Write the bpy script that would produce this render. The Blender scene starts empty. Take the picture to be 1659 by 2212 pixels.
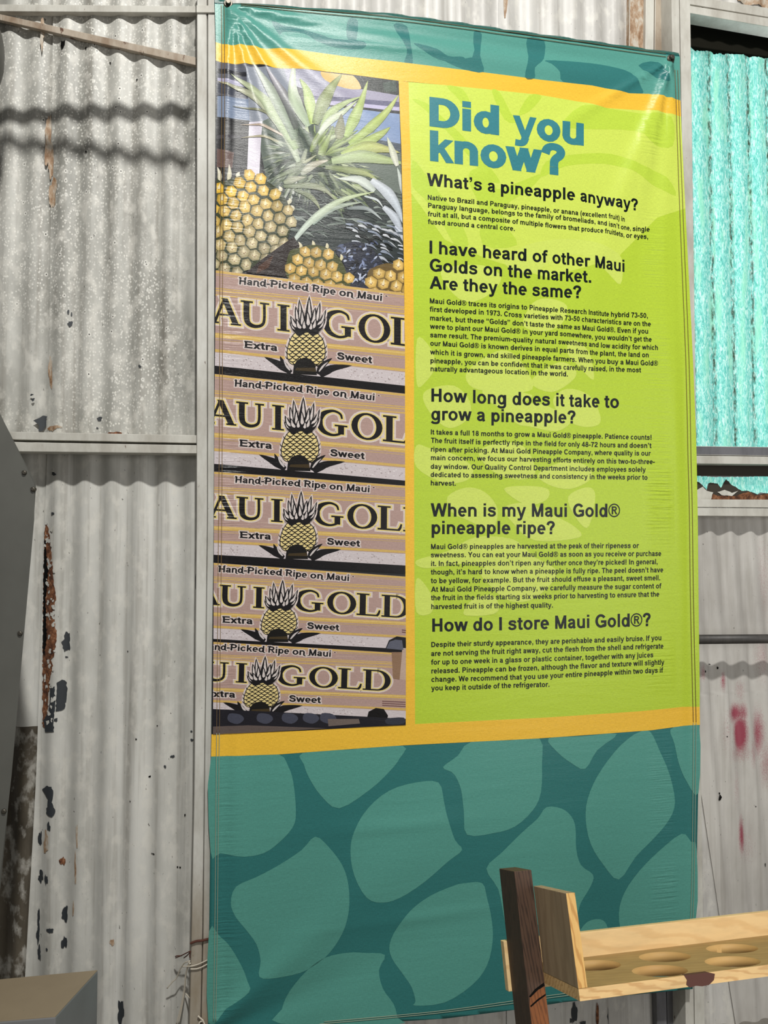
import bpy, bmesh, math, random
import numpy as np
from mathutils import Vector, Matrix
from mathutils.geometry import tessellate_polygon

SC = bpy.context.scene
COL = SC.collection
R = math.radians
rnd = random.Random(7)

# ------------------------------------------------------------------ camera
CAM = Vector((0, 0, 1.5)); PITCH = 2.67; F = 1700.0
cd = bpy.data.cameras.new('camera'); cam = bpy.data.objects.new('camera', cd); COL.objects.link(cam)
cam.location = CAM; cam.rotation_euler = (R(90 + PITCH), 0, 0)
cd.sensor_fit = 'VERTICAL'; cd.sensor_height = 24; cd.lens = F / 2212 * 24; cd.clip_start = .02
SC.camera = cam
ROT = Matrix.Rotation(R(90 + PITCH), 3, 'X')

# ------------------------------------------------------------------ light
w = bpy.data.worlds.new('shed_ambient'); SC.world = w; w.use_nodes = True
bg = w.node_tree.nodes['Background']; bg.inputs[0].default_value = (1.0, .985, .96, 1); bg.inputs[1].default_value = .15
def area(name, loc, target, size, power, col, sy=None):
    l = bpy.data.lights.new(name, 'AREA'); l.energy = power; l.color = col
    l.shape = 'RECTANGLE' if sy else 'DISK'; l.size = size
    if sy: l.size_y = sy
    o = bpy.data.objects.new(name, l); COL.objects.link(o); o.location = loc
    o.rotation_euler = (Vector(target) - Vector(loc)).to_track_quat('-Z', 'Y').to_euler()
    return o
area('skylight', (.45, -1.0, 5.2), (.1, 2.3, 1.4), .20, 212, (1, .985, .945))
area('right_fill', (2.5, -.5, 1.5), (1.0, 2.4, 1.0), 1.5, 27, (1, .98, .95), 1.8)  # added fill lamp that brightens the right side
area('left_fill', (-1.35, -1.8, 2.2), (.4, 2.3, 1.0),   .55, 8, (1, .985, .95), .55)  # weak unseen lamp, added to throw the rack's shadow on the banner
area('daylight_outside', (1.9, 4.6, 2.6), (1.35, 2.7, 2.1), 1.6, 84, (1, 1, 1), 1.6)
vs = SC.view_settings
vs.view_transform = 'Standard'; vs.look = 'None'; vs.exposure = -.04; vs.gamma = 1; vs.use_curve_mapping = False

# ------------------------------------------------------------------ helpers
def lin(c):
    f = lambda v: v / 12.92 if v <= .04045 else ((v + .055) / 1.055) ** 2.4
    return tuple(f(v / 255.0) for v in c[:3]) + (1.0,)
def ray(px, py):
    return ROT @ Vector(((px - 829.5) / F, -(py - 1106) / F, -1))
def hit(px, py, P, N):
    d = ray(px, py); t = (Vector(P) - CAM).dot(N) / d.dot(N); return CAM + d * t
def tag(o, label=None, cat=None, group=None, kind=None):
    if label: o['label'] = label
    if cat: o['category'] = cat
    if group: o['group'] = group
    if kind: o['kind'] = kind
    return o
def empty(name, loc, rot=None):
    o = bpy.data.objects.new(name, None); COL.objects.link(o); o.location = loc; o.empty_display_size = .05
    if rot is not None: o.rotation_euler = rot
    return o
def link(name, me, mats, parent=None):
    for m in (mats if isinstance(mats, (list, tuple)) else [mats]): me.materials.append(m)
    o = bpy.data.objects.new(name, me); COL.objects.link(o)
    if parent: o.parent = parent
    return o
def bm_obj(name, bm, mats, parent=None, smooth=False):
    me = bpy.data.meshes.new(name); bmesh.ops.recalc_face_normals(bm, faces=bm.faces[:]); bm.to_mesh(me); bm.free()
    if smooth: me.polygons.foreach_set('use_smooth', [True] * len(me.polygons))
    return link(name, me, mats, parent)
def bm_box(bm, corners, bevel=0, mi=0):
    """corners: 8 points, bottom 4 (ccw) then top 4"""
    v = [bm.verts.new(c) for c in corners]
    fs = [bm.faces.new([v[i] for i in q]) for q in ((3, 2, 1, 0), (4, 5, 6, 7), (0, 1, 5, 4), (1, 2, 6, 5), (2, 3, 7, 6), (3, 0, 4, 7))]
    for f in fs: f.material_index = mi
    if bevel:
        es = list({e for f in fs for e in f.edges})
        bmesh.ops.bevel(bm, geom=es, offset=bevel, segments=2, affect='EDGES', profile=.6)
def aabox(bm, x0, x1, y0, y1, z0, z1, bevel=0, mi=0, fr=None):
    cs = [(x0, y0, z0), (x1, y0, z0), (x1, y1, z0), (x0, y1, z0), (x0, y0, z1), (x1, y0, z1), (x1, y1, z1), (x0, y1, z1)]
    if fr: cs = [fr(*c) for c in cs]
    bm_box(bm, cs, bevel, mi)
def tube(bm, pts, r, n=8, mi=0):
    pts = [Vector(p) for p in pts]; rings = []
    for i, p in enumerate(pts):
        t = (pts[min(i + 1, len(pts) - 1)] - pts[max(i - 1, 0)]).normalized()
        a = t.cross(Vector((.13, .31, .94))).normalized(); b = t.cross(a)
        rr = r[i] if isinstance(r, (list, tuple)) else r
        rings.append([bm.verts.new(p + (a * math.cos(k * 2 * math.pi / n) + b * math.sin(k * 2 * math.pi / n)) * rr) for k in range(n)])
    for q in range(len(rings) - 1):
        for k in range(n):
            f = bm.faces.new((rings[q][k], rings[q][(k + 1) % n], rings[q + 1][(k + 1) % n], rings[q + 1][k])); f.smooth = True; f.material_index = mi
    for ring in (rings[0][::-1], rings[-1]):
        f = bm.faces.new(ring); f.material_index = mi
def smooth_path(pts, n=6, closed=False):
    """catmull-rom through tuples of any length"""
    P = [tuple(p) for p in pts]; out = []; N = len(P)
    segs = N if closed else N - 1
    for i in range(segs):
        if closed: p0, p1, p2, p3 = P[(i - 1) % N], P[i], P[(i + 1) % N], P[(i + 2) % N]
        else: p0, p1, p2, p3 = P[max(i - 1, 0)], P[i], P[i + 1], P[min(i + 2, N - 1)]
        for k in range(n):
            t = k / n
            out.append(tuple(.5 * (2 * b + (c - a) * t + (2 * a - 5 * b + 4 * c - d) * t * t + (3 * b - a - 3 * c + d) * t ** 3) for a, b, c, d in zip(p0, p1, p2, p3)))
    if not closed: out.append(P[-1])
    return out

# ------------------------------------------------------------------ materials
def mat(name, col, rough=.6, metal=0, spec=.5):
    m = bpy.data.materials.new(name); m.use_nodes = True
    b = m.node_tree.nodes['Principled BSDF']
    b.inputs['Base Color'].default_value = lin(col); b.inputs['Roughness'].default_value = rough
    b.inputs['Metallic'].default_value = metal; b.inputs['Specular IOR Level'].default_value = spec
    return m, m.node_tree.nodes, m.node_tree.links, b
class NT:
    """tiny node builder"""
    def __init__(s, m):
        s.n = m.node_tree.nodes; s.l = m.node_tree.links; s.tc = s.n.new('ShaderNodeTexCoord')
    def map(s, scale, src=None, loc=(0, 0, 0), rot=(0, 0, 0)):
        k = s.n.new('ShaderNodeMapping'); k.inputs['Scale'].default_value = scale; k.inputs['Location'].default_value = loc; k.inputs['Rotation'].default_value = rot
        s.l.new(src or s.tc.outputs['Object'], k.inputs['Vector']); return k.outputs[0]
    def noise(s, vec, scale=1, detail=4, rough=.55, dist=0):
        k = s.n.new('ShaderNodeTexNoise'); k.inputs['Scale'].default_value = scale; k.inputs['Detail'].default_value = detail
        k.inputs['Roughness'].default_value = rough; k.inputs['Distortion'].default_value = dist
        s.l.new(vec, k.inputs['Vector']); return k.outputs['Fac']
    def voro(s, vec, scale=1, feat='F1', out='Distance'):
        k = s.n.new('ShaderNodeTexVoronoi'); k.feature = feat; k.inputs['Scale'].default_value = scale
        s.l.new(vec, k.inputs['Vector']); return k.outputs[out]
    def wave(s, vec, scale, dist, detail=2, dscale=1, typ='BANDS', direc='X'):
        k = s.n.new('ShaderNodeTexWave'); k.wave_type = typ
        if typ == 'BANDS': k.bands_direction = direc
        else: k.rings_direction = direc
        k.inputs['Scale'].default_value = scale; k.inputs['Distortion'].default_value = dist; k.inputs['Detail'].default_value = detail; k.inputs['Detail Scale'].default_value = dscale
        s.l.new(vec, k.inputs['Vector']); return k.outputs['Fac']
    def ramp(s, fac, stops):
        k = s.n.new('ShaderNodeValToRGB'); e = k.color_ramp.elements
        while len(e) < len(stops): e.new(.5)
        for q, (p, c) in zip(e, stops): q.position = p; q.color = c if len(c) == 4 else c + (1,)
        s.l.new(fac, k.inputs[0]); return k.outputs[0]
    def step(s, fac, a, b):
        k = s.n.new('ShaderNodeMapRange'); k.inputs[1].default_value = a; k.inputs[2].default_value = b
        s.l.new(fac, k.inputs[0]); return k.outputs[0]
    def mix(s, fac, a, b, mode='MIX'):
        k = s.n.new('ShaderNodeMix'); k.data_type = 'RGBA'; k.blend_type = mode
        for i, v in ((0, fac), (6, a), (7, b)):
            if hasattr(v, 'links'): s.l.new(v, k.inputs[i])
            else: k.inputs[i].default_value = v
        return k.outputs[2]
    def math(s, op, a, b=0):
        k = s.n.new('ShaderNodeMath'); k.operation = op
        for i, v in ((0, a), (1, b)):
            if hasattr(v, 'links'): s.l.new(v, k.inputs[i])
            else: k.inputs[i].default_value = v
        return k.outputs[0]
    def sep(s, vec=None):
        k = s.n.new('ShaderNodeSeparateXYZ'); s.l.new(vec or s.tc.outputs['Object'], k.inputs[0]); return k.outputs
    def bump(s, h, bsdf, strength=.3, dist=.002):
        k = s.n.new('ShaderNodeBump'); k.inputs['Strength'].default_value = strength; k.inputs['Distance'].default_value = dist
        s.l.new(h, k.inputs['Height']); s.l.new(k.outputs[0], bsdf.inputs['Normal'])

def wall_mat(name, dark, light, spatter=0, dirt=.5, rustx=0):
    m, n, l, b = mat(name, light, .5)
    t = NT(m)
    big = t.noise(t.map((5, 5, 2.2)), 1, 6, .6)
    c = t.ramp(big, [(.34, lin(dark)), (.62, lin(light))])
    streak = t.noise(t.map((42, 42, 1.3)), 1, 5, .6)
    c = t.mix(t.math('MULTIPLY', t.step(streak, .5, .72), dirt), c, lin((118, 110, 98)))
    blot = t.noise(t.map((30, 30, 18)), 1, 4, .6)
    c = t.mix(t.math('MULTIPLY', t.step(blot, .5, .64), .5), c, lin((222, 219, 210)))
    if spatter:
        wv = t.map((1, 1, .8))
        patchy = t.step(t.noise(t.map((2.5, 2.5, 1.6), loc=(3, 1, 2)), 1, 2), .40, .58)
        d = t.voro(wv, 155)
        keep = t.step(t.voro(wv, 155, out='Color'), .40, .5)
        spot = t.math('MULTIPLY', t.math('MULTIPLY', t.step(d, .45, .30), keep), patchy)
        c = t.mix(t.math('MULTIPLY', spot, spatter), c, lin((224, 222, 214)))
        d2 = t.voro(wv, 46); k2 = t.step(t.voro(wv, 46, out='Color'), .52, .54)
        ring = t.math('MULTIPLY', t.math('MULTIPLY', t.step(d2, .26, .2), k2), patchy)
        c = t.mix(t.math('MULTIPLY', ring, .7), c, lin((228, 226, 218)))
        pin = t.math('MULTIPLY', t.math('MULTIPLY', t.step(d2, .10, .07), k2), patchy)
        c = t.mix(pin, c, lin((42, 40, 38)))
    fleck = t.noise(t.map((150, 150, 60)), 1, 3, .6)
    c = t.mix(t.math('MULTIPLY', t.step(fleck, .70, .74), .8), c, lin((60, 56, 50)))
    l.new(c, b.inputs['Base Color'])
    t.bump(t.math('ADD', big, t.math('MULTIPLY', blot, .4)), b, .35, .003)
    return m
M = {}
M['wall_up'] = wall_mat('painted_sheet_mottled', (142, 141, 134), (194, 193, 186), .8, .5)
M['wall_low'] = wall_mat('painted_sheet', (184, 183, 176), (212, 211, 205), 0, .5)
M['wall_right'] = wall_mat('painted_sheet_right', (176, 173, 168), (208, 206, 201), 0, .45)
def paint_mat(name, light, dark, rust=.0, rough=.5, grime=0):
    m, n, l, b = mat(name, light, rough); t = NT(m)
    c = t.ramp(t.noise(t.map((14, 14, 5)), 1, 6, .65), [(.35, lin(dark)), (.6, lin(light))])
    c = t.mix(t.step(t.noise(t.map((60, 60, 25)), 1, 5, .6), .72 - rust * .12, .76 - rust * .1), c, lin((92, 62, 44)))
    if grime:   # splashed dirt climbing from the ground
        z = t.sep()[2]; nz = t.noise(t.map((9, 9, 4)), 1, 5, .65)
        c = t.mix(t.math('MULTIPLY', t.step(t.math('ADD', z, t.math('MULTIPLY', nz, .9)), 1.25, .62), .75), c, lin((134, 114, 84)))
    l.new(c, b.inputs['Base Color']); t.bump(t.noise(t.map((90, 90, 60)), 1, 4), b, .3, .001)
    return m
M['trim'] = paint_mat('white_painted_steel', (205, 203, 194), (176, 172, 162), .25)
M['trim_post'] = paint_mat('white_painted_post', (210, 209, 202), (182, 179, 170), .25, .5, 1)
M['trim_tan'] = paint_mat('stained_painted_steel', (176, 163, 146), (140, 124, 106), .5)
M['trim_grey'] = paint_mat('grey_painted_steel', (112, 112, 116), (92, 92, 96), .2)
M['brace'] = paint_mat('rusty_painted_steel', (178, 166, 150), (140, 120, 100), .9)
def rust_mat():
    m, n, l, b = mat('rust', (110, 70, 45), .9); t = NT(m)
    c = t.ramp(t.noise(t.map((70, 70, 50)), 1, 6, .7), [(.3, lin((34, 22, 16))), (.46, lin((96, 56, 34))), (.6, lin((150, 100, 66))), (.72, lin((196, 182, 166)))])
    l.new(c, b.inputs['Base Color']); t.bump(t.noise(t.map((120, 120, 90)), 1, 5, .7), b, .8, .004); return m
M['rust'] = rust_mat()
def rust_stain():
    m, n, l, b = mat('rust_stain', (170, 140, 110), .7); t = NT(m)
    c = t.ramp(t.noise(t.map((50, 50, 22)), 1, 6, .7), [(.36, lin((126, 92, 62))), (.5, lin((168, 142, 116))), (.62, lin((192, 184, 170)))])
    l.new(c, b.inputs['Base Color']); return m
M['stain'] = rust_stain()
M['chip'] = mat('bare_dark_metal', (50, 54, 58), .6)[0]
M['hole'] = mat('dark_hole', (16, 15, 14), .95, 0, .1)[0]
def spray():
    """white wall paint with blotches of red overspray"""
    m, n, l, b = mat('painted_sheet_with_red_spray', (200, 197, 190), .5); t = NT(m)
    base = t.ramp(t.noise(t.map((5, 5, 2.2)), 1, 6, .6), [(.34, lin((174, 170, 164))), (.62, lin((203, 200, 194)))])
    streak = t.noise(t.map((42, 42, 1.0)), 1, 5, .6)
    c = t.mix(t.math('MULTIPLY', t.step(streak, .5, .72), .4), base, lin((128, 122, 112)))
    at = n.new('ShaderNodeAttribute'); at.attribute_name = 'spray'
    g = t.noise(t.map((330, 330, 260)), 1, 4, .75)
    f = t.math('MULTIPLY', t.step(t.math('ADD', at.outputs['Fac'], t.math('MULTIPLY', g, .9)), .60, 1.12), .95)
    c = t.mix(f, c, lin((150, 52, 74)))
    fleck = t.noise(t.map((150, 150, 60)), 1, 3, .6)
    c = t.mix(t.math('MULTIPLY', t.step(fleck, .70, .74), .8), c, lin((70, 64, 58)))
    l.new(c, b.inputs['Base Color']); return m
M['spray'] = spray()
def fibreglass():
    m, n, l, b = mat('turquoise_fibreglass', (110, 220, 210), .45); t = NT(m)
    f1 = t.noise(t.map((170, 170, 48)), 1, 4, .7, 1.2)
    f2 = t.noise(t.map((34, 34, 4)), 1, 4, .6)
    c = t.ramp(f1, [(.36, lin((84, 176, 166))), (.5, lin((132, 216, 204))), (.62, lin((206, 240, 230)))])
    c = t.mix(t.math('MULTIPLY', t.step(f2, .5, .66), .7), c, lin((150, 222, 190)))
    # algae collects in vertical lines along the valleys
    xyz = t.sep(t.map((1, 1, 1)))
    ln = n.new('ShaderNodeAttribute'); ln.attribute_name = 'valley'
    al = t.math('MULTIPLY', t.step(ln.outputs['Fac'], .35, .95), t.step(t.noise(t.map((95, 95, 30)), 1, 5, .78), .44, .58))
    c = t.mix(al, c, lin((62, 74, 58)))
    l.new(c, b.inputs['Base Color'])
    tr = n.new('ShaderNodeBsdfTranslucent'); l.new(c, tr.inputs[0])
    mx = n.new('ShaderNodeMixShader'); mx.inputs[0].default_value = .72
    l.new(b.outputs[0], mx.inputs[1]); l.new(tr.outputs[0], mx.inputs[2])
    l.new(mx.outputs[0], n['Material Output'].inputs[0]); return m
M['fibre'] = fibreglass()
def print_mat():
    m, n, l, b = mat('printed_vinyl', (255, 255, 255), .32, 0, .30); t = NT(m)
    at = n.new('ShaderNodeAttribute'); at.attribute_name = 'Col'
    thread = t.noise(t.map((90, 1, 620)), 1, 3, .6)
    thread2 = t.noise(t.map((620, 1, 150)), 1, 2, .6)
    f = t.math('ADD', t.math('MULTIPLY', thread, .5), t.math('MULTIPLY', thread2, .5))
    f = t.ramp(f, [(.3, (.80, .80, .80)), (.7, (1.14, 1.14, 1.14))])
    c = t.mix(1.0, at.outputs['Color'], f, 'MULTIPLY')
    l.new(c, b.inputs['Base Color'])
    x, y, z = t.sep()
    # stitched hems pucker the vinyl into short horizontal creases
    puck = t.noise(t.map((7, 1, 150)), 1, 2, .5)
    mk = n.new('ShaderNodeMath'); 
    el = t.math('MULTIPLY', t.step(x, .0, .03), t.step(x, .10, .045))
    er = t.math('MULTIPLY', t.step(x, 1.255, 1.285), t.step(x, 1.36, 1.34))
    band = t.step(t.noise(t.map((0, 0, 3.1), loc=(0, 0, 4)), 1, 1), .42, .6)
    n.remove(mk)
    edge = t.math('MULTIPLY', t.math('ADD', el, er), band)
    crk = t.noise(t.map((3.2, 1, 17), rot=(0, R(-4), 0)), 1, 5, .62, .6)
    h = t.math('ADD', t.math('MULTIPLY', t.math('MULTIPLY', puck, edge), 1.3), t.math('ADD', t.math('MULTIPLY', thread, .10), t.math('MULTIPLY', crk, .5)))
    t.bump(h, b, .55, .006)
    return m
M['print'] = print_mat()
M['thread'] = mat('stitch_thread', (120, 96, 58), .8)[0]
M['thread_pale'] = mat('stitch_thread_pale', (150, 165, 145), .8)[0]
M['zinc'] = mat('dull_zinc', (92, 88, 80), .45, .8)[0]
M['brass'] = mat('dull_grommet', (120, 110, 96), .4, .9)[0]
M['wire'] = mat('white_plastic_wire', (206, 198, 182), .5)[0]
M['wire_brown'] = mat('rusty_tie_wire', (86, 48, 36), .8)[0]
M['conduit'] = paint_mat('dark_conduit', (74, 71, 68), (56, 54, 52), .2)
def metal_sheet(name, a, b_, rough=.5):
    m, n, l, b = mat(name, a, rough, .15); t = NT(m)
    c = t.ramp(t.noise(t.map((4, 4, 3)), 1, 5, .6), [(.3, lin(b_)), (.7, lin(a))])
    sc = t.noise(t.map((60, 60, 8), rot=(0, .5, 0)), 1, 3, .6)
    c = t.mix(t.math('MULTIPLY', t.step(sc, .7, .76), .5), c, lin((60, 58, 54)))
    l.new(c, b.inputs['Base Color']); return m
M['hood'] = metal_sheet('grey_enamelled_sheet', (104, 104, 98), (88, 88, 83), .5)
M['box'] = metal_sheet('blue_grey_enamel', (134, 136, 138), (118, 118, 118), .42)
def wood(name, base, dark, sc=1.0, rough=.55, ringy=1.0, axis=(1, 1, 1)):
    m, n, l, b = mat(name, base, rough, 0, .35); t = NT(m)
    v = t.map(axis)
    wv = t.wave(v, 15 * sc, 5.5, 3, 2.0, 'BANDS', 'DIAGONAL')
    g = t.noise(t.map(tuple(a * 14 for a in axis)), 1, 6, .65)
    c = t.mix(t.math('MULTIPLY', t.step(wv, .55, .95), .75 * ringy), lin(base), lin(dark))
    c = t.mix(t.math('MULTIPLY', t.step(g, .42, .68), .45), c, lin(tuple(int(q * .82) for q in base)))
    l.new(c, b.inputs['Base Color']); t.bump(g, b, .2, .001); return m
M['pine'] = wood('pale_pine', (236, 198, 138), (188, 132, 72), 1.0, .5, .7, (.6, 3.2, 3.2))
M['pine_rail'] = wood('pale_pine_rail', (240, 206, 150), (214, 168, 108), .5, .5, .5, (.5, 2.2, 2.2))
M['pine_bore'] = wood('bored_pine', (206, 166, 104), (160, 112, 60), .35, .6, .4, (.5, .5, 2.0))
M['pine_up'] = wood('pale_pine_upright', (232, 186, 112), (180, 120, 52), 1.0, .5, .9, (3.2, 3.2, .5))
M['pine_grey'] = wood('greyer_pine', (170, 148, 118), (136, 112, 84), .5, .7, .5, (3.2, 2.2, .4))  # greyer pine for the sides of the end panels
M['pine_top'] = wood('dusty_pine_top', (172, 142, 92), (150, 118, 70), .6, .7, .5, (.8, 3.0, 3.0))
M['dark_wood'] = wood('dark_stained_wood', (86, 64, 50), (40, 30, 25), 1.6, .6, .9, (4.0, 4.0, .35))
M['orange_wood'] = wood('pale_orange_wood', (136, 82, 44), (84, 48, 26), 1.4, .6, .8, (4, 4, .5))
M['knot'] = mat('dark_knot', (84, 44, 32), .6)[0]

# ------------------------------------------------------------------ polygon mesher working on picture tracings
def clip_half(poly, ax, val, keep_less):
    out = []; n = len(poly)
    for i in range(n):
        a = poly[i]; b = poly[(i + 1) % n]
        da = a[ax] - val; db = b[ax] - val
        if keep_less: da, db = -da, -db
        if da >= 0: out.append(a)
        if (da > 0 and db < 0) or (da < 0 and db > 0):
            t = da / (da - db); out.append(tuple(p + (q - p) * t for p, q in zip(a, b)))
    return out
def clip_line(poly, p, q):
    """keep the side left of p->q in image coordinates (y down: inside of a clockwise-on-screen outline)"""
    out = []; n = len(poly); dx, dy = q[0] - p[0], q[1] - p[1]
    for i in range(n):
        a = poly[i]; b = poly[(i + 1) % n]
        da = dx * (a[1] - p[1]) - dy * (a[0] - p[0]); db = dx * (b[1] - p[1]) - dy * (b[0] - p[0])
        if da >= 0: out.append(a)
        if (da > 0 and db < 0) or (da < 0 and db > 0):
            t = da / (da - db); out.append(tuple(u + (v - u) * t for u, v in zip(a, b)))
    return out
def cells(poly, c):
    x0 = min(p[0] for p in poly); x1 = max(p[0] for p in poly)
    for i in range(int(math.floor(x0 / c)), int(math.floor((x1 - 1e-6) / c)) + 1):
        s = clip_half(clip_half(poly, 0, i * c, False), 0, (i + 1) * c, True)
        if len(s) < 3: continue
        y0 = min(p[1] for p in s); y1 = max(p[1] for p in s)
        for j in range(int(math.floor(y0 / c)), int(math.floor((y1 - 1e-6) / c)) + 1):
            q = clip_half(clip_half(s, 1, j * c, False), 1, (j + 1) * c, True)
            if len(q) < 3: continue
            p0 = (i * c, j * c); p1 = ((i + 1) * c, (j + 1) * c)
            for h in (clip_line(q, p0, p1), clip_line(q, p1, p0)):
                if len(h) >= 3: yield h
def area2(p):
    return sum(p[i][0] * p[(i + 1) % len(p)][1] - p[(i + 1) % len(p)][0] * p[i][1] for i in range(len(p)))
def tri(poly):
    """simple (possibly concave) polygon -> triangles"""
    ids = tessellate_polygon([[Vector((p[0], p[1], 0)) for p in poly]])
    return [[poly[i] for i in t] for t in ids]
class Ink:
    """gathers convex coloured pieces traced on the banner (picture tracing coordinates)"""
    def __init__(s): s.P = []; s.F = []; s.C = []; s.L = []
    def piece(s, poly, col, layer, c=10, clip=None):
        cols = col if isinstance(col, list) else [col] * len(poly)
        p = [(a[0], a[1]) + tuple(k[:3]) for a, k in zip(poly, cols)]
        if clip:
            for a, b in zip(clip, clip[1:] + clip[:1]):
                p = clip_line(p, a, b)
                if len(p) < 3: return
        for q in (cells(p, c) if c else (p,)):
            if abs(area2(q)) < .004: continue
            if area2(q) > 0: q = q[::-1]
            o = len(s.P)
            for v in q: s.P.append(v[:2]); s.C.append(v[2:]); s.L.append(layer)
            s.F.append(tuple(range(o, o + len(q))))
    def shape(s, poly, col, layer, c=10, clip=None):
        for t in tri(poly): s.piece(t, col, layer, c, clip)

# ------------------------------------------------------------------ banner surface
AZ = R(11.2)
BX = Vector((math.cos(AZ), math.sin(AZ), 0)); BN = Vector((math.sin(AZ), -math.cos(AZ), 0))
BP = CAM + ray(493, 8) * (2.118 / ray(493, 8).y)
B0 = hit(449, 2235, BP, BN)
def ridge(x, y, x0, y0, x1, y1, amp, w0, k, r0=18, fall=1.0):
    dx, dy = x1 - x0, y1 - y0; L = math.hypot(dx, dy); ux, uy = dx / L, dy / L
    r = (x - x0) * ux + (y - y0) * uy; d = (x - x0) * -uy + (y - y0) * ux
    a = np.clip(r / r0, 0, 1) * np.exp(-np.clip(r, 0, None) / L * fall) * (r > 0)
    return amp * a * np.exp(-(d / (w0 + k * np.clip(r, 0, None))) ** 2)
def H(x, y):
    """out-of-plane relief of the vinyl in metres"""
    x = np.asarray(x, float); y = np.asarray(y, float)
    h = .0035 * np.sin(x / 140 + y / 310) + .003 * np.sin(y / 190 - x / 420 + 1)
    for (ex, ey, a, k) in ((492, 330, .0042, .045), (560, 250, .0042, .05), (640, 250, .0045, .06), (700, 180, .0035, .07), (800, 70, .0035, .05)):
        h = h + ridge(x, y, 493, 10, ex, ey, a * 2.2, 4, k * .75, 20, .6)
    for (ex, ey, a, k) in ((1322, 205, .0038, .06), (1330, 470, .0060, .09), (1405, 330, .0045, .05), (1440, 420, .0035, .05), (1464, 400, .0028, .035)):
        h = h + ridge(x, y, 1450, 128, ex, ey, a * 2.1, 4, k * .8, 20, .6)
    g = lambda d, s: np.exp(-(d / s) ** 2)
    xr = np.interp(y, [110, 560, 800, 1116, 1490, 1680, 2140], [1471, 1485, 1495, 1505, 1512, 1510, 1495])
    xl = np.interp(y, [0, 560, 1120, 1680, 2240], [466, 463, 462, 456, 449])
    h = h + .0035 * g(x - (xr - 45), 14) * np.interp(y, [650, 780, 1000, 1250], [0, 1, 1, 0])
    h = h - .003 * g(x - (xr - 20), 10) * np.interp(y, [300, 500, 1500, 1700], [0, 1, 1, .3])
    h = h + .003 * g(x - (xl + 60), 22) * np.interp(y, [1550, 1700, 2000, 2200], [0, 1, 1, .4])
    h = h - .002 * g(x - (xl + 34), 10)
    yt = np.interp(x, [467, 500, 830, 1090, 1470], [-8, 0, 22, 60, 109])
    hem = np.interp(x, [520, 650, 1250, 1420], [0, 1, 1, 0])
    h = h - .0045 * g(y - (yt + 40), 15) * hem + .002 * g(y - (yt + 78), 16) * hem
    h = h - .010 * np.clip(1 - (y - yt) / 7.0, 0, 1) ** 2
    h = h + ridge(x, y, 455, 2220, 660, 2040, .011, 10, .10, 20, .5)
    h = h - ridge(x, y, 470, 2240, 700, 2130, .008, 8, .10, 20, .5)
    h = h + .0028 * g((y - 1790) + (x - 800) * .10, 16) * g(x - 850, 160) + .0025 * g((y - 1990) + (x - 850) * .14, 14) * g(x - 900, 200)
    h = h + .0022 * g((y - 98) - (x - 800) * .10, 7) * g(x - 830, 120)
    return h
HG = H(*np.meshgrid(np.arange(400, 1561, 10.0), np.arange(-60, 2301, 10.0)))
def HB(x, y):
    """the relief sampled on the 10-pixel tracing grid, so every printed layer lies on the same facets"""
    u = np.clip((x - 400) / 10, 0, HG.shape[1] - 1.001); v = np.clip((y + 60) / 10, 0, HG.shape[0] - 1.001)
    i = u.astype(int); j = v.astype(int); a = u - i; b = v - j
    h00, h10, h01, h11 = HG[j, i], HG[j, i + 1], HG[j + 1, i], HG[j + 1, i + 1]
    return np.where(a > b, h00 + a * (h10 - h00) + b * (h11 - h10), h00 + b * (h01 - h00) + a * (h11 - h01))
ROTn = np.array([list(r) for r in ROT])
def surf(px, py, extra, fine=False):
    """tracing coordinates -> banner local coordinates (x along, -y to the viewer, z up)"""
    px = np.asarray(px, float); py = np.asarray(py, float)
    d = np.stack([(px - 829.5) / F, -(py - 1106) / F, -np.ones_like(px)], 1) @ ROTn.T
    N = np.array(BN); t = (np.array(BP - CAM) @ N) / (d @ N)
    P = np.array(CAM) + d * t[:, None] - np.array(B0)
    return np.stack([P @ np.array(BX), -((H if fine else HB)(px, py) + extra), P[:, 2]], 1)
LZ = 5e-5
banner = empty('banner', B0, (0, 0, AZ))
tag(banner, 'tall teal, yellow and lime vinyl banner of pineapple facts bolted to the wall', 'banner')
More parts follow.
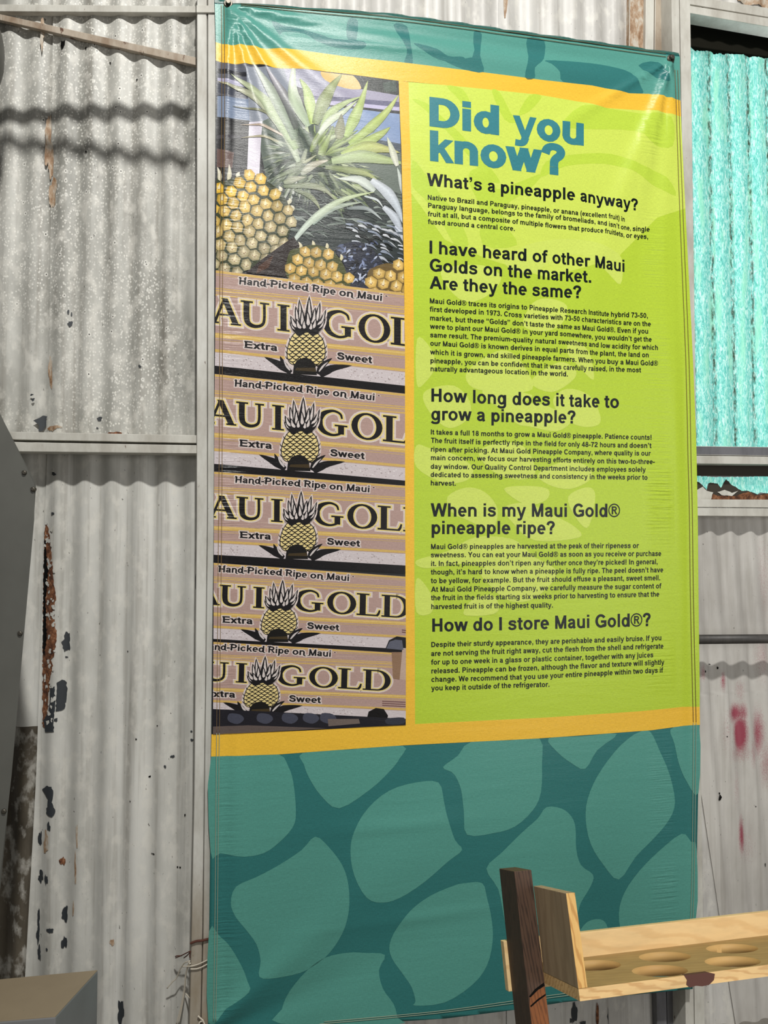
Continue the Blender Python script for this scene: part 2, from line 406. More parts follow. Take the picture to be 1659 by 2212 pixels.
def ink_obj(name, ink, parent=banner, mats=None, label=None, weld=False, lz=LZ):
    if weld:
        seen = {}; remap = []; P2 = []; C2 = []; L2 = []
        for p, c, l in zip(ink.P, ink.C, ink.L):
            k = (round(p[0], 2), round(p[1], 2))
            if k not in seen: seen[k] = len(P2); P2.append(p); C2.append(c); L2.append(l)
            remap.append(seen[k])
        F2 = []
        for f in ink.F:
            g = []
            for i in f:
                if remap[i] not in g: g.append(remap[i])
            if len(g) > 2: F2.append(tuple(g))
        ink.P, ink.C, ink.L, ink.F = P2, C2, L2, F2
    P = np.array(ink.P); V = surf(P[:, 0], P[:, 1], np.array(ink.L) * lz + .0003)
    me = bpy.data.meshes.new(name); me.from_pydata(V.tolist(), [], ink.F)
    e = 2.0
    s0 = surf(P[:, 0] - e, P[:, 1], 0 * P[:, 0], True); s1 = surf(P[:, 0] + e, P[:, 1], 0 * P[:, 0], True)
    t0 = surf(P[:, 0], P[:, 1] + e, 0 * P[:, 0], True); t1 = surf(P[:, 0], P[:, 1] - e, 0 * P[:, 0], True)
    N = np.cross(s1 - s0, t1 - t0); N /= np.linalg.norm(N, axis=1)[:, None]
    ca = me.color_attributes.new('Col', 'FLOAT_COLOR', 'POINT')
    C = np.ones((len(P), 4)); C[:, :3] = np.array(ink.C); ca.data.foreach_set('color', C.ravel())
    me.polygons.foreach_set('use_smooth', [True] * len(me.polygons))
    if not weld: me.normals_split_custom_set_from_vertices(N.tolist())
    o = link(name, me, mats or M['print'], parent)
    if label: o['label'] = label
    return o
def px(org, s, pts): return [(org[0] + p[0] / s, org[1] + p[1] / s) for p in pts]

LEFT = [(463, -30), (465.5, 60), (466.5, 110), (466, 300), (463.5, 560), (463, 930), (462.5, 1120), (459, 1400), (456, 1660), (453, 1940), (449, 2235)]
RIGHT = [(1471, 109), (1471.5, 215), (1485, 560), (1495, 800), (1502, 981), (1505.5, 1116), (1508.5, 1300), (1512, 1490), (1512.5, 1557), (1510, 1680), (1505, 1900), (1502, 1986), (1497, 2137)]
TOP = [(463, -12), (500, 0), (640, 8), (830, 22), (1000, 46), (1090, 60), (1280, 84), (1471, 109)]
BOT = [(1497, 2137), (1219, 2165), (1112, 2181), (960, 2200), (700, 2218), (449, 2235)]
OUT = TOP + RIGHT[1:] + BOT[1:] + LEFT[::-1][1:-1]
Y1 = [(466, 91), (489, 98), (528, 97), (564, 104), (642, 106), (746, 121), (860, 134), (1000, 152), (1171, 173), (1280, 184), (1360, 200), (1402, 201), (1428, 208), (1471.5, 215)]
Y2 = [(466.5, 131), (489, 138), (560, 139), (590, 146), (640, 148), (740, 158), (859, 175), (960, 185), (1166, 205), (1272, 222), (1310, 232), (1381, 236), (1423, 241), (1473, 250)]
PHR = [(861, 175), (866, 330), (871, 560), (874, 800), (876, 1100), (877, 1400), (876, 1566)]     # right edge of the photograph
GRL = [(882, 178), (885, 330), (891, 560), (894, 800), (895.5, 1100), (896.5, 1400), (896.5, 1564)] # left edge of the green panel
Y3 = [(457, 1585), (652, 1578), (876, 1565.5), (896.5, 1564), (1180, 1549), (1380, 1536), (1445, 1530), (1472, 1527), (1512, 1527)]
Y4 = [(456, 1633), (603, 1629), (870, 1610), (980, 1604), (1161, 1594), (1407, 1577), (1477, 1568), (1512.5, 1566)]
TEAL_D = lin((50, 116, 114)); TEAL_L = lin((86, 152, 140)); YEL = lin((238, 190, 62)); GRN = lin((182, 208, 60)); GRN_L = lin((205, 222, 100)); GRN_U = lin((204, 222, 92)); GRN_D = lin((188, 214, 72))
BLK = lin((8, 20, 20)); TITLE = lin((56, 128, 138))

ink = Ink(); ink.shape(OUT, TEAL_D, -10)
cloth = ink_obj('vinyl_sheet', ink, weld=True)
sm = cloth.modifiers.new('thickness', 'SOLIDIFY'); sm.thickness = .0006; sm.offset = -1
CLIPB = None
def upto(poly, edge, below):
    return poly
# --- pale pineapple-skin pattern on the teal fields
A_ = lambda pts: px((440, 1560), 3.072, pts)
B_ = lambda pts: px((960, 1560), 2.8603, pts)
T5 = lambda pts: px((460, 0), 3.0722, pts)
T6 = lambda pts: px((960, 0), 2.3734, pts)
scales = [
 A_([(50, 225), (300, 219), (500, 213), (560, 290), (595, 400), (612, 600), (590, 700), (500, 800), (400, 870), (270, 892), (110, 870), (46, 860)]),
 A_([(655, 204), (980, 180), (1322, 156), (1300, 240), (1230, 330), (1100, 450), (900, 572), (780, 490), (700, 370), (665, 280)]),
 [(946, 1689), (957.6, 1729), (964, 1760), (981, 1812), (996.7, 1834), (967, 1859), (915, 1905), (863, 1939), (824, 1949), (791.6, 1938), (765.5, 1892), (757, 1840), (765.5, 1794), (795, 1745.5), (840, 1708), (896, 1690)],
 A_([(740, 760), (830, 830), (920, 950), (960, 1080), (962, 1250), (920, 1400), (840, 1530), (750, 1610), (640, 1670), (480, 1697), (370, 1690), (378, 1590), (350, 1480), (280, 1380), (210, 1290), (180, 1200), (215, 1090), (350, 1030), (500, 950), (650, 850)]),
 A_([(36, 1390), (110, 1430), (180, 1500), (250, 1620), (290, 1720), (300, 1790), (150, 1900), (30, 2000)]),
 A_([(1205, 1550), (1165, 1650), (1190, 1770), (1260, 1870), (1285, 1960), (1280, 2005), (510, 2010), (520, 1920), (570, 1800), (680, 1660), (800, 1570), (950, 1535), (1080, 1537)]),
 A_([(1659, 1080), (1500, 1150), (1370, 1250), (1280, 1370), (1235, 1480), (1250, 1570), (1320, 1670), (1380, 1760), (1405, 1850), (1400, 1880)]) + B_([(0, 1730), (170, 1620), (260, 1500), (295, 1350), (290, 1220), (260, 1080), (230, 990), (130, 990)]),
 B_([(-11, 275), (80, 205), (158, 122), (400, 109), (583, 99), (597, 250), (590, 430), (540, 540), (430, 640), (300, 680), (135, 690), (115, 550), (100, 420), (70, 340), (40, 305)]),
 B_([(638, 96), (840, 85), (1062, 70), (940, 170), (865, 285), (780, 250), (690, 180)]),
 B_([(1196, 61), (1268, 56), (1330, 180), (1390, 320), (1425, 490), (1390, 600), (1300, 710), (1180, 830), (1075, 970), (980, 880), (900, 750), (868, 600), (880, 470), (940, 330), (1040, 190), (1120, 110)]),
 B_([(1395, 45), (1480, 22), (1576, 18), (1572, 440), (1500, 370), (1450, 260), (1420, 130)]),
 B_([(625, 520), (720, 530), (780, 580), (805, 650), (810, 780), (840, 880), (915, 940), (900, 1010), (840, 1110), (800, 1200), (640, 1240), (400, 1250), (365, 1200), (330, 1030), (255, 900), (350, 800), (470, 680), (570, 590)]),
 B_([(1465, 690), (1525, 740), (1560, 790), (1550, 1250), (1400, 1400), (1180, 1450), (1100, 1330), (1075, 1180), (1110, 1050), (1200, 920), (1320, 800)]),
 B_([(820, 1310), (880, 1230), (960, 1215), (1000, 1250), (1010, 1330), (980, 1480), (880, 1500), (800, 1400)]),
]
ink = Ink()
for s in scales: ink.shape(smooth_path(s, 3, True), TEAL_L, 2)
# top field: light ground, darker bands left open
top_field = [(q[0], q[1]) for q in [(464, 8), (500, 9), (640, 18), (830, 33), (1000, 57), (1090, 71), (1280, 95), (1471, 120)]] + Y1[::-1]
ink.shape(top_field, TEAL_L, 2); LAYT = [3.0]
for s in (T5([(900, 120), (965, 135), (940, 300), (888, 240)]), T5([(1200, 160), (1290, 172), (1310, 300), (1325, 420), (1270, 412), (1285, 330)]),
          T5([(390, 130), (470, 160), (560, 175), (720, 225), (800, 255), (1000, 275), (990, 325), (820, 315), (690, 270), (600, 215), (470, 205), (440, 225)]),
          T5([(1330, 290), (1480, 330), (1560, 380), (1659, 385), (1659, 425), (1500, 400), (1400, 345)]),
          T6([(520, 310), (700, 315), (850, 335), (960, 370), (1010, 440), (1020, 474), (950, 476), (760, 437), (610, 420), (590, 370), (550, 330)]),
          T6([(425, 195), (512, 210), (510, 300), (462, 350), (462, 402), (412, 398), (430, 290)]),
          T6([(150, 165), (192, 178), (180, 290), (200, 372), (100, 358), (0, 315), (0, 290), (140, 300)]),
          T6([(1000, 330), (1100, 315), (1150, 420), (1100, 400)])):
    LAYT[0] += .5; ink.shape(smooth_path(s, 3, True), TEAL_D, LAYT[0])
ink_obj('scale_pattern', ink, label='pale teal pineapple-skin pattern')
# --- yellow frame
ink = Ink()
ink.shape(Y1 + Y2[::-1], YEL, 6)
ink.shape(PHR[:1] + GRL[:1] + GRL[1:] + PHR[::-1][:-1], YEL, 6)
ink.shape([(457, 1585)] + Y3[1:] + [(1512.5, 1566)] + Y4[::-1][1:], YEL, 6)
ink_obj('border_stripe', ink, label='golden yellow printed border')
# --- green text panel
gtop = [p for p in Y2 if p[0] > 882]
GPOLY = [(882, 178)] + gtop + [(1485, 560), (1495, 800), (1502, 981), (1505.5, 1116), (1508.5, 1300), (1512, 1490), (1512, 1527)] + [p for p in Y3[::-1] if 896.5 <= p[0] < 1500] + GRL[::-1][1:-1]
ink = Ink(); ink.shape(GPOLY, GRN, 6)
G1 = lambda pts: px((900, 180), 2.9625, pts)
G2 = lambda pts: px((900, 500), 2.9625, pts)
G3 = lambda pts: px((900, 820), 2.9625, pts)
G4 = lambda pts: px((900, 1150), 2.9625, pts)
upper = [(882, 178)] + gtop + [(1481, 450), (1420, 470), (1330, 560), (1180, 600), (1050, 560), (960, 520), (887, 420)]
ink.shape(upper, GRN_U, 7.6); LAYG = [8.0]
for s in (G1([(190, 20), (290, 40), (345, 140), (330, 200), (270, 110)]), G1([(480, 55), (530, 60), (600, 190), (640, 250), (560, 235)]), G1([(720, 78), (800, 86), (720, 180), (650, 200)]),
          G1([(930, 270), (1060, 140), (1250, 160), (1450, 190), (1630, 215), (1640, 400), (1520, 390), (1400, 300), (1100, 290)]),
          G1([(800, 600), (830, 500), (1000, 455), (1250, 448), (1430, 520), (1600, 600), (1660, 720), (1500, 640), (1380, 560), (1200, 512), (950, 530)]),
          G1([(-30, 105), (60, 130), (150, 210), (280, 330), (370, 440), (480, 560), (530, 640), (440, 610), (330, 470), (180, 300), (60, 180)]),
          G1([(350, 560), (440, 560), (510, 680), (640, 640), (800, 580), (720, 680), (560, 790), (560, 900), (640, 1037), (420, 1037), (400, 800), (330, 640)]),
          G1([(-30, 500), (60, 600), (150, 720), (260, 860), (330, 1037), (240, 1037), (140, 860), (40, 740), (-30, 660)])):
    LAYG[0] += .3; ink.shape(smooth_path(s, 3, True), GRN_D, LAYG[0])
blobs = [G2([(560, 190), (700, 90), (900, 50), (1100, 60), (1230, 110), (1310, 180), (1300, 340), (1200, 250), (1050, 150), (880, 180), (760, 260), (640, 260)]),
 G2([(170, 240), (420, 220), (540, 300), (440, 420), (300, 450), (180, 340)]), G2([(680, 600), (740, 460), (850, 430), (960, 480), (920, 600), (800, 640)]),
 G2([(980, 700), (1050, 720), (1110, 800), (1130, 950), (1040, 870), (960, 780)]), G2([(0, 690), (80, 740), (120, 860), (60, 960), (0, 980)]),
 G2([(320, 900), (480, 780), (600, 770), (700, 880), (740, 1010), (560, 1030), (360, 1000)]), G2([(730, 960), (900, 840), (1010, 880), (1000, 950), (860, 1030)]),
 G3([(40, 120), (80, 60), (240, 40), (340, 140), (330, 250), (210, 310), (100, 230)]), G3([(420, 60), (560, 20), (680, 80), (740, 110), (600, 180), (480, 150)]),
 G3([(560, 180), (760, 150), (900, 200), (1000, 250), (900, 330), (720, 300), (640, 280)]), G3([(870, 130), (960, 60), (1100, 100), (1170, 220), (1160, 290), (1050, 300), (930, 240)]),
 G3([(0, 420), (90, 440), (250, 480), (360, 560), (330, 640), (180, 660), (0, 560)]), G3([(400, 460), (560, 400), (700, 440), (760, 600), (640, 640), (480, 580)]),
 G3([(780, 600), (960, 520), (1100, 560), (1110, 640), (980, 700), (840, 670)]), G3([(200, 750), (320, 690), (440, 720), (520, 830), (480, 960), (330, 900), (230, 850)]),
 G3([(560, 820), (700, 790), (860, 860), (1010, 940), (1040, 1010), (760, 1030), (620, 920)]), G3([(970, 750), (1080, 690), (1140, 720), (1130, 840), (1090, 950), (1010, 870)]),
 G3([(560, 700), (700, 680), (840, 700), (830, 770), (700, 800)]),
 G4([(0, 180), (200, 120), (380, 30), (600, 40), (660, 100), (480, 220), (300, 200), (60, 230)]), G4([(420, 240), (640, 90), (760, 160), (900, 260), (760, 420), (600, 440), (470, 340)]),
 G4([(0, 300), (60, 340), (110, 440), (90, 520), (0, 510)]), G4([(300, 520), (360, 430), (480, 400), (530, 470), (500, 520), (380, 535)])]
for i, s in enumerate(blobs): ink.shape(smooth_path(s, 4, True), GRN_L, 8.5 + i * .25)
ink_obj('text_panel', ink, label='lime green panel with faint leaf pattern')

# ------------------------------------------------------------------ lettering: every glyph is a set of convex pieces, 1000 units per em
def bar(x0, y0, x1, y1):
    return lambda e: [[(x0 - e, y0 - e), (x1 + e, y0 - e), (x1 + e, y1 + e), (x0 - e, y1 + e)]]
def dg(x0, y0, x1, y1, w):
    def f(e):
        dy = e if y0 > y1 else -e; k = (x1 - x0) / (y1 - y0); ww = w / 2 + e * math.hypot(1, k)
        a, b = x0 + k * dy, x1 - k * dy
        return [[(a - ww, y0 + dy), (a + ww, y0 + dy), (b + ww, y1 - dy), (b - ww, y1 - dy)]]
    return f
def pg(*pts):
    def f(e):
        if not e: return [list(pts)]
        cx = sum(p[0] for p in pts) / len(pts); cy = sum(p[1] for p in pts) / len(pts)
        return [[(p[0] + e * (p[0] - cx) / (math.hypot(p[0] - cx, p[1] - cy) or 1) * 1.3, p[1] + e * (p[1] - cy) / (math.hypot(p[0] - cx, p[1] - cy) or 1) * 1.3) for p in pts]]
    return f
def arc(cx, cy, ox, oy, ix, iy, a0=0, a1=360, n=None):
    def f(e):
        m = n or max(5, int(abs(a1 - a0) / 18)); out = []
        A = [R(a0 + (a1 - a0) * k / m) for k in range(m + 1)]
        O = [(cx + (ox + e) * math.cos(a), cy + (oy + e) * math.sin(a)) for a in A]
        I = [(cx + max(ix - e, 1) * math.cos(a), cy + max(iy - e, 1) * math.sin(a)) for a in A]
        return [[O[k], O[k + 1], I[k + 1], I[k]] for k in range(m)]
    return f
def st(pts, w, n=4):
    def f(e):
        W = w if isinstance(w, (list, tuple)) else [w] * len(pts)
        p = smooth_path([(a, b, c) for (a, b), c in zip(pts, W)], n)
        L, Rr = [], []
        for i, q in enumerate(p):
            a = p[max(i - 1, 0)]; b = p[min(i + 1, len(p) - 1)]
            tx, ty = b[0] - a[0], b[1] - a[1]; l = math.hypot(tx, ty) or 1; tx /= l; ty /= l
            x, y = q[0], q[1]
            if i == 0: x -= tx * e; y -= ty * e
            if i == len(p) - 1: x += tx * e; y += ty * e
            h = q[2] / 2 + e
            L.append((x - ty * h, y + tx * h)); Rr.append((x + ty * h, y - tx * h))
        return [[L[k], L[k + 1], Rr[k + 1], Rr[k]] for k in range(len(p) - 1)]
    return f
arch = lambda cx, ox, ix: arc(cx, 320, ox, 211, ix, 95, 0, 180, 9)
bowl = lambda cx: arc(cx, 259, 236, 271, 98, 158, 0, 360, 16)
quote = lambda x: [bar(x, 580, x + 140, 716), st([(x + 108, 600), (x + 95, 510), (x + 25, 452)], [64, 56, 40], 3)]
rquo = lambda x: [bar(x, 450, x + 140, 586), st([(x + 32, 566), (x + 45, 656), (x + 115, 714)], [64, 56, 40], 3)]
GL = {
' ': (278, []), '!': (333, [bar(95, 205, 240, 716), bar(95, 0, 240, 137)]), '-': (333, [bar(35, 190, 300, 322)]),
'.': (278, [bar(70, 0, 212, 137)]), ',': (278, [bar(70, 0, 212, 137), st([(178, 20), (165, -70), (95, -135)], [66, 56, 40], 3)]),
'\u2019': (278, quote(65)), '\u201d': (500, quote(40) + quote(270)), '\u201c': (500, rquo(45) + rquo(275)),
'(': (333, [st([(262, 740), (150, 520), (118, 265), (150, 10), (262, -210)], [105, 125, 132, 125, 105])]),
')': (333, [st([(71, 740), (183, 520), (215, 265), (183, 10), (71, -210)], [105, 125, 132, 125, 105])]),
'?': (611, [bar(226, 0, 370, 137), st([(105, 505), (140, 600), (220, 656), (315, 664), (410, 630), (455, 545), (425, 455), (350, 385), (305, 310), (297, 195)], [150, 138, 124, 122, 130, 142, 140, 136, 138, 136])]),
'\u00ae': (737, [arc(368, 358, 368, 368, 312, 312, 0, 360, 20), bar(215, 150, 300, 570), arc(400, 455, 130, 115, 60, 52, -90, 90), bar(295, 508, 400, 570), bar(295, 340, 400, 402), pg((350, 350), (440, 350), (560, 150), (460, 150))]),
'0': (556, [arc(278, 353, 238, 365, 100, 245, 0, 360, 16)]),
'1': (556, [bar(235, 0, 375, 716), pg((375, 716), (262, 716), (80, 590), (80, 465), (235, 540))]),
'2': (556, [st([(100, 490), (140, 600), (270, 660), (405, 620), (445, 510), (380, 390), (230, 250), (110, 90)], [140, 126, 116, 130, 138, 140, 140, 130]), bar(40, 0, 512, 125)]),
'3': (556, [st([(95, 540), (150, 630), (270, 664), (385, 620), (400, 510), (350, 420), (250, 390)], [130, 122, 112, 126, 134, 128, 104]), st([(250, 392), (380, 360), (440, 230), (400, 110), (270, 50), (150, 80), (90, 180)], [104, 120, 140, 130, 112, 124, 140])]),
'4': (556, [bar(300, 0, 435, 716), bar(25, 145, 535, 262), pg((300, 716), (330, 560), (150, 262), (25, 250))]),
'5': (556, [bar(120, 590, 490, 710), pg((120, 710), (240, 710), (190, 360), (65, 340)), st([(110, 365), (190, 415), (310, 420), (420, 340), (430, 200), (360, 90), (250, 52), (140, 80), (80, 175)], [110, 112, 116, 130, 140, 130, 112, 122, 138])]),
'7': (556, [bar(40, 590, 520, 710), st([(455, 640), (340, 470), (250, 240), (225, 0)], [120, 130, 136, 138])]),
'8': (556, [arc(278, 522, 205, 200, 75, 100), arc(278, 205, 238, 215, 98, 102)]),
'9': (556, [arc(275, 480, 240, 245, 104, 128, 0, 360, 16), st([(448, 480), (435, 250), (370, 100), (250, 50), (130, 110)], [136, 136, 130, 112, 120])]),
'A': (722, [dg(361, 716, 80, 0, 158), dg(361, 716, 642, 0, 158), bar(190, 160, 532, 280)]),
'B': (722, [bar(73, 0, 221, 716), bar(221, 600, 400, 716), bar(221, 310, 425, 425), bar(221, 0, 425, 116), arc(400, 513, 215, 203, 75, 92, -90, 90), arc(425, 212, 245, 212, 98, 98, -90, 90)]),
'C': (722, [arc(375, 358, 338, 370, 184, 245, 38, 322, 16)]),
'D': (722, [bar(73, 0, 221, 716), bar(221, 595, 340, 716), bar(221, 0, 340, 121), arc(338, 358, 342, 358, 190, 237, -90, 90, 12)]),
'E': (667, [bar(73, 0, 221, 716), bar(221, 595, 615, 716), bar(221, 310, 580, 430), bar(221, 0, 625, 121)]),
'G': (778, [arc(390, 358, 350, 370, 195, 245, 36, 318, 16), bar(400, 262, 735, 382), bar(592, 90, 735, 300), pg((592, 90), (735, 90), (660, 30), (520, 10))]),
'H': (722, [bar(73, 0, 221, 716), bar(501, 0, 649, 716), bar(221, 300, 501, 425)]),
'I': (278, [bar(65, 0, 213, 716)]),
'M': (833, [bar(70, 0, 208, 716), bar(625, 0, 763, 716), dg(150, 716, 417, 0, 150), dg(683, 716, 417, 0, 150)]),
'N': (722, [bar(73, 0, 213, 716), bar(509, 0, 649, 716), pg((73, 716), (225, 716), (649, 0), (497, 0))]),
'O': (778, [arc(389, 358, 350, 370, 196, 245, 0, 360, 18)]),
'P': (667, [bar(73, 0, 221, 716), bar(221, 595, 400, 716), bar(221, 268, 400, 389), arc(398, 492, 232, 224, 84, 103, -90, 90)]),
'Q': (778, [arc(389, 358, 350, 370, 196, 245, 0, 360, 18), pg((430, 210), (500, 290), (755, 30), (690, -55))]),
'R': (722, [bar(73, 0, 221, 716), bar(221, 595, 420, 716), bar(221, 300, 420, 418), arc(418, 508, 235, 208, 88, 90, -90, 90), pg((300, 320), (440, 350), (725, 0), (548, 0))]),
'S': (667, [st([(560, 520), (490, 630), (330, 662), (180, 620), (140, 520), (200, 430), (350, 380), (500, 320), (550, 200), (490, 90), (340, 52), (170, 90), (95, 210)], 138)]),
'T': (611, [bar(21, 595, 590, 716), bar(231, 0, 379, 716)]),
'W': (944, [dg(80, 716, 256, 0, 158), dg(472, 716, 256, 0, 146), dg(472, 716, 688, 0, 146), dg(864, 716, 688, 0, 158)]),
'Y': (667, [dg(86, 716, 334, 300, 172), dg(581, 716, 334, 300, 172), bar(260, 0, 408, 340)]),
'a': (556, [st([(100, 375), (150, 445), (270, 474), (375, 445), (412, 360), (412, 200), (420, 90), (458, 0)], [130, 118, 108, 122, 134, 134, 134, 136]), st([(415, 305), (300, 275), (165, 240), (110, 150), (160, 70), (260, 55), (360, 110), (415, 200)], [100, 104, 120, 134, 118, 108, 110, 100])]),
'b': (611, [bar(66, 0, 203, 716), bowl(334)]), 'c': (556, [arc(288, 259, 248, 271, 108, 158, 36, 324, 14)]),
'd': (611, [bar(409, 0, 546, 716), bowl(277)]),
'e': (556, [arc(280, 259, 242, 271, 104, 160, 0, 318, 15), bar(110, 212, 522, 308)]),
'f': (333, [bar(85, 0, 222, 560), bar(12, 415, 318, 519), st([(153, 530), (168, 622), (230, 668), (345, 662)], [136, 130, 116, 112])]),
'g': (611, [bowl(277), bar(409, 20, 546, 519), st([(478, 40), (468, -80), (400, -150), (280, -166), (150, -148), (70, -82)], [136, 134, 118, 108, 112, 130])]),
'h': (611, [bar(66, 0, 203, 716), bar(408, 0, 545, 330), arch(306, 239, 102)]),
'i': (278, [bar(71, 0, 208, 519), bar(71, 612, 208, 716)]),
'j': (278, [bar(71, -60, 208, 519), bar(71, 590, 208, 716), st([(140, -40), (120, -140), (10, -158)], [136, 120, 110])]),
'k': (556, [bar(67, 0, 204, 716), pg((372, 519), (542, 519), (200, 160), (200, 330)), pg((255, 250), (345, 345), (562, 0), (402, 0))]),
'l': (278, [bar(71, 0, 208, 716)]),
'm': (889, [bar(66, 0, 203, 519), bar(376, 0, 513, 340), bar(686, 0, 823, 340), arc(289.5, 330, 223, 201, 86, 90, 0, 180, 8), arc(599.5, 330, 223, 201, 86, 90, 0, 180, 8)]),
'n': (611, [bar(66, 0, 203, 519), bar(408, 0, 545, 330), arch(306, 239, 102)]),
'o': (611, [arc(306, 259, 266, 271, 126, 158, 0, 360, 16)]),
'p': (611, [bar(66, -210, 203, 519), bowl(334)]), 'q': (611, [bar(409, -210, 546, 519), bowl(277)]),
'r': (389, [bar(66, 0, 203, 519), st([(135, 290), (165, 405), (245, 462), (392, 458)], [110, 116, 124, 128])]),
's': (556, [st([(455, 372), (405, 448), (285, 474), (165, 450), (118, 378), (170, 312), (330, 272), (430, 212), (428, 112), (300, 50), (150, 72), (82, 160)], [124, 112, 104, 114, 128, 120, 116, 122, 126, 106, 112, 126])]),
't': (333, [bar(87, 140, 224, 650), bar(14, 415, 312, 519), st([(155, 160), (168, 78), (225, 52), (315, 66)], [136, 124, 112, 108])]),
'u': (611, [bar(66, 190, 203, 519), bar(408, 0, 545, 519), arc(306, 190, 239, 202, 102, 92, 180, 360, 9)]),
'v': (556, [dg(78, 519, 278, 0, 150), dg(478, 519, 278, 0, 150)]),
'w': (778, [dg(76, 519, 228, 0, 144), dg(389, 519, 228, 0, 136), dg(389, 519, 550, 0, 136), dg(702, 519, 550, 0, 144)]),
'x': (556, [dg(92, 519, 464, 0, 166), dg(464, 519, 92, 0, 166)]),
'y': (556, [pg((6, 519), (154, 519), (350, -10), (208, -10)), pg((404, 519), (550, 519), (352, -40), (214, -40)), st([(286, -20), (250, -112), (180, -158), (66, -152)], [130, 126, 114, 112])]),
'z': (500, [bar(30, 405, 470, 519), bar(22, 0, 480, 115), pg((290, 420), (470, 420), (210, 100), (22, 100))]),
'\u2022': (300, [arc(150, 600, 90, 90, 1, 1)]),
}
def set_line(ink, text, knots, cap, col, layer, e=0, cut=10, slant=0, clip=None, weight=0, stepl=.3, glyphs=GL):
    """text with | before each fixed word; knots = tracing points of start, every |, end of baseline; cap = letter height there"""
    marks = [0]; x = 0; seq = []
    for ch in text:
        if ch == '|': marks.append(x); continue
        adv, prim = glyphs[ch]; seq.append((x, prim)); x += adv
    marks.append(x)
    kx = np.array(marks, float); X = np.array([k[0] for k in knots], float); Y = np.array([k[1] for k in knots], float)
    cap = cap if isinstance(cap, tuple) else (cap, cap)
    sl0 = (X[1] - X[0]) / (kx[1] - kx[0]); sl1 = (X[-1] - X[-2]) / (kx[-1] - kx[-2])
    dy0 = (Y[1] - Y[0]) / (kx[1] - kx[0]); dy1 = (Y[-1] - Y[-2]) / (kx[-1] - kx[-2])
    def m(gx, gy):
        gx += gy * slant
        bx, by = float(np.interp(gx, kx, X)), float(np.interp(gx, kx, Y))
        if gx < 0: bx += gx * sl0; by += gx * dy0
        if gx > kx[-1]: bx += (gx - kx[-1]) * sl1; by += (gx - kx[-1]) * dy1
        h = cap[0] + (cap[1] - cap[0]) * gx / max(kx[-1], 1)
        return bx, by - gy * h / 716
    for gx, prim in seq:
        for pi, p in enumerate(prim):
            for qi, q in enumerate(p(e + weight)):
                ink.piece([m(gx + a, b) for a, b in q], col, layer + pi * stepl + (qi % 2) * stepl * .5, cut, clip)
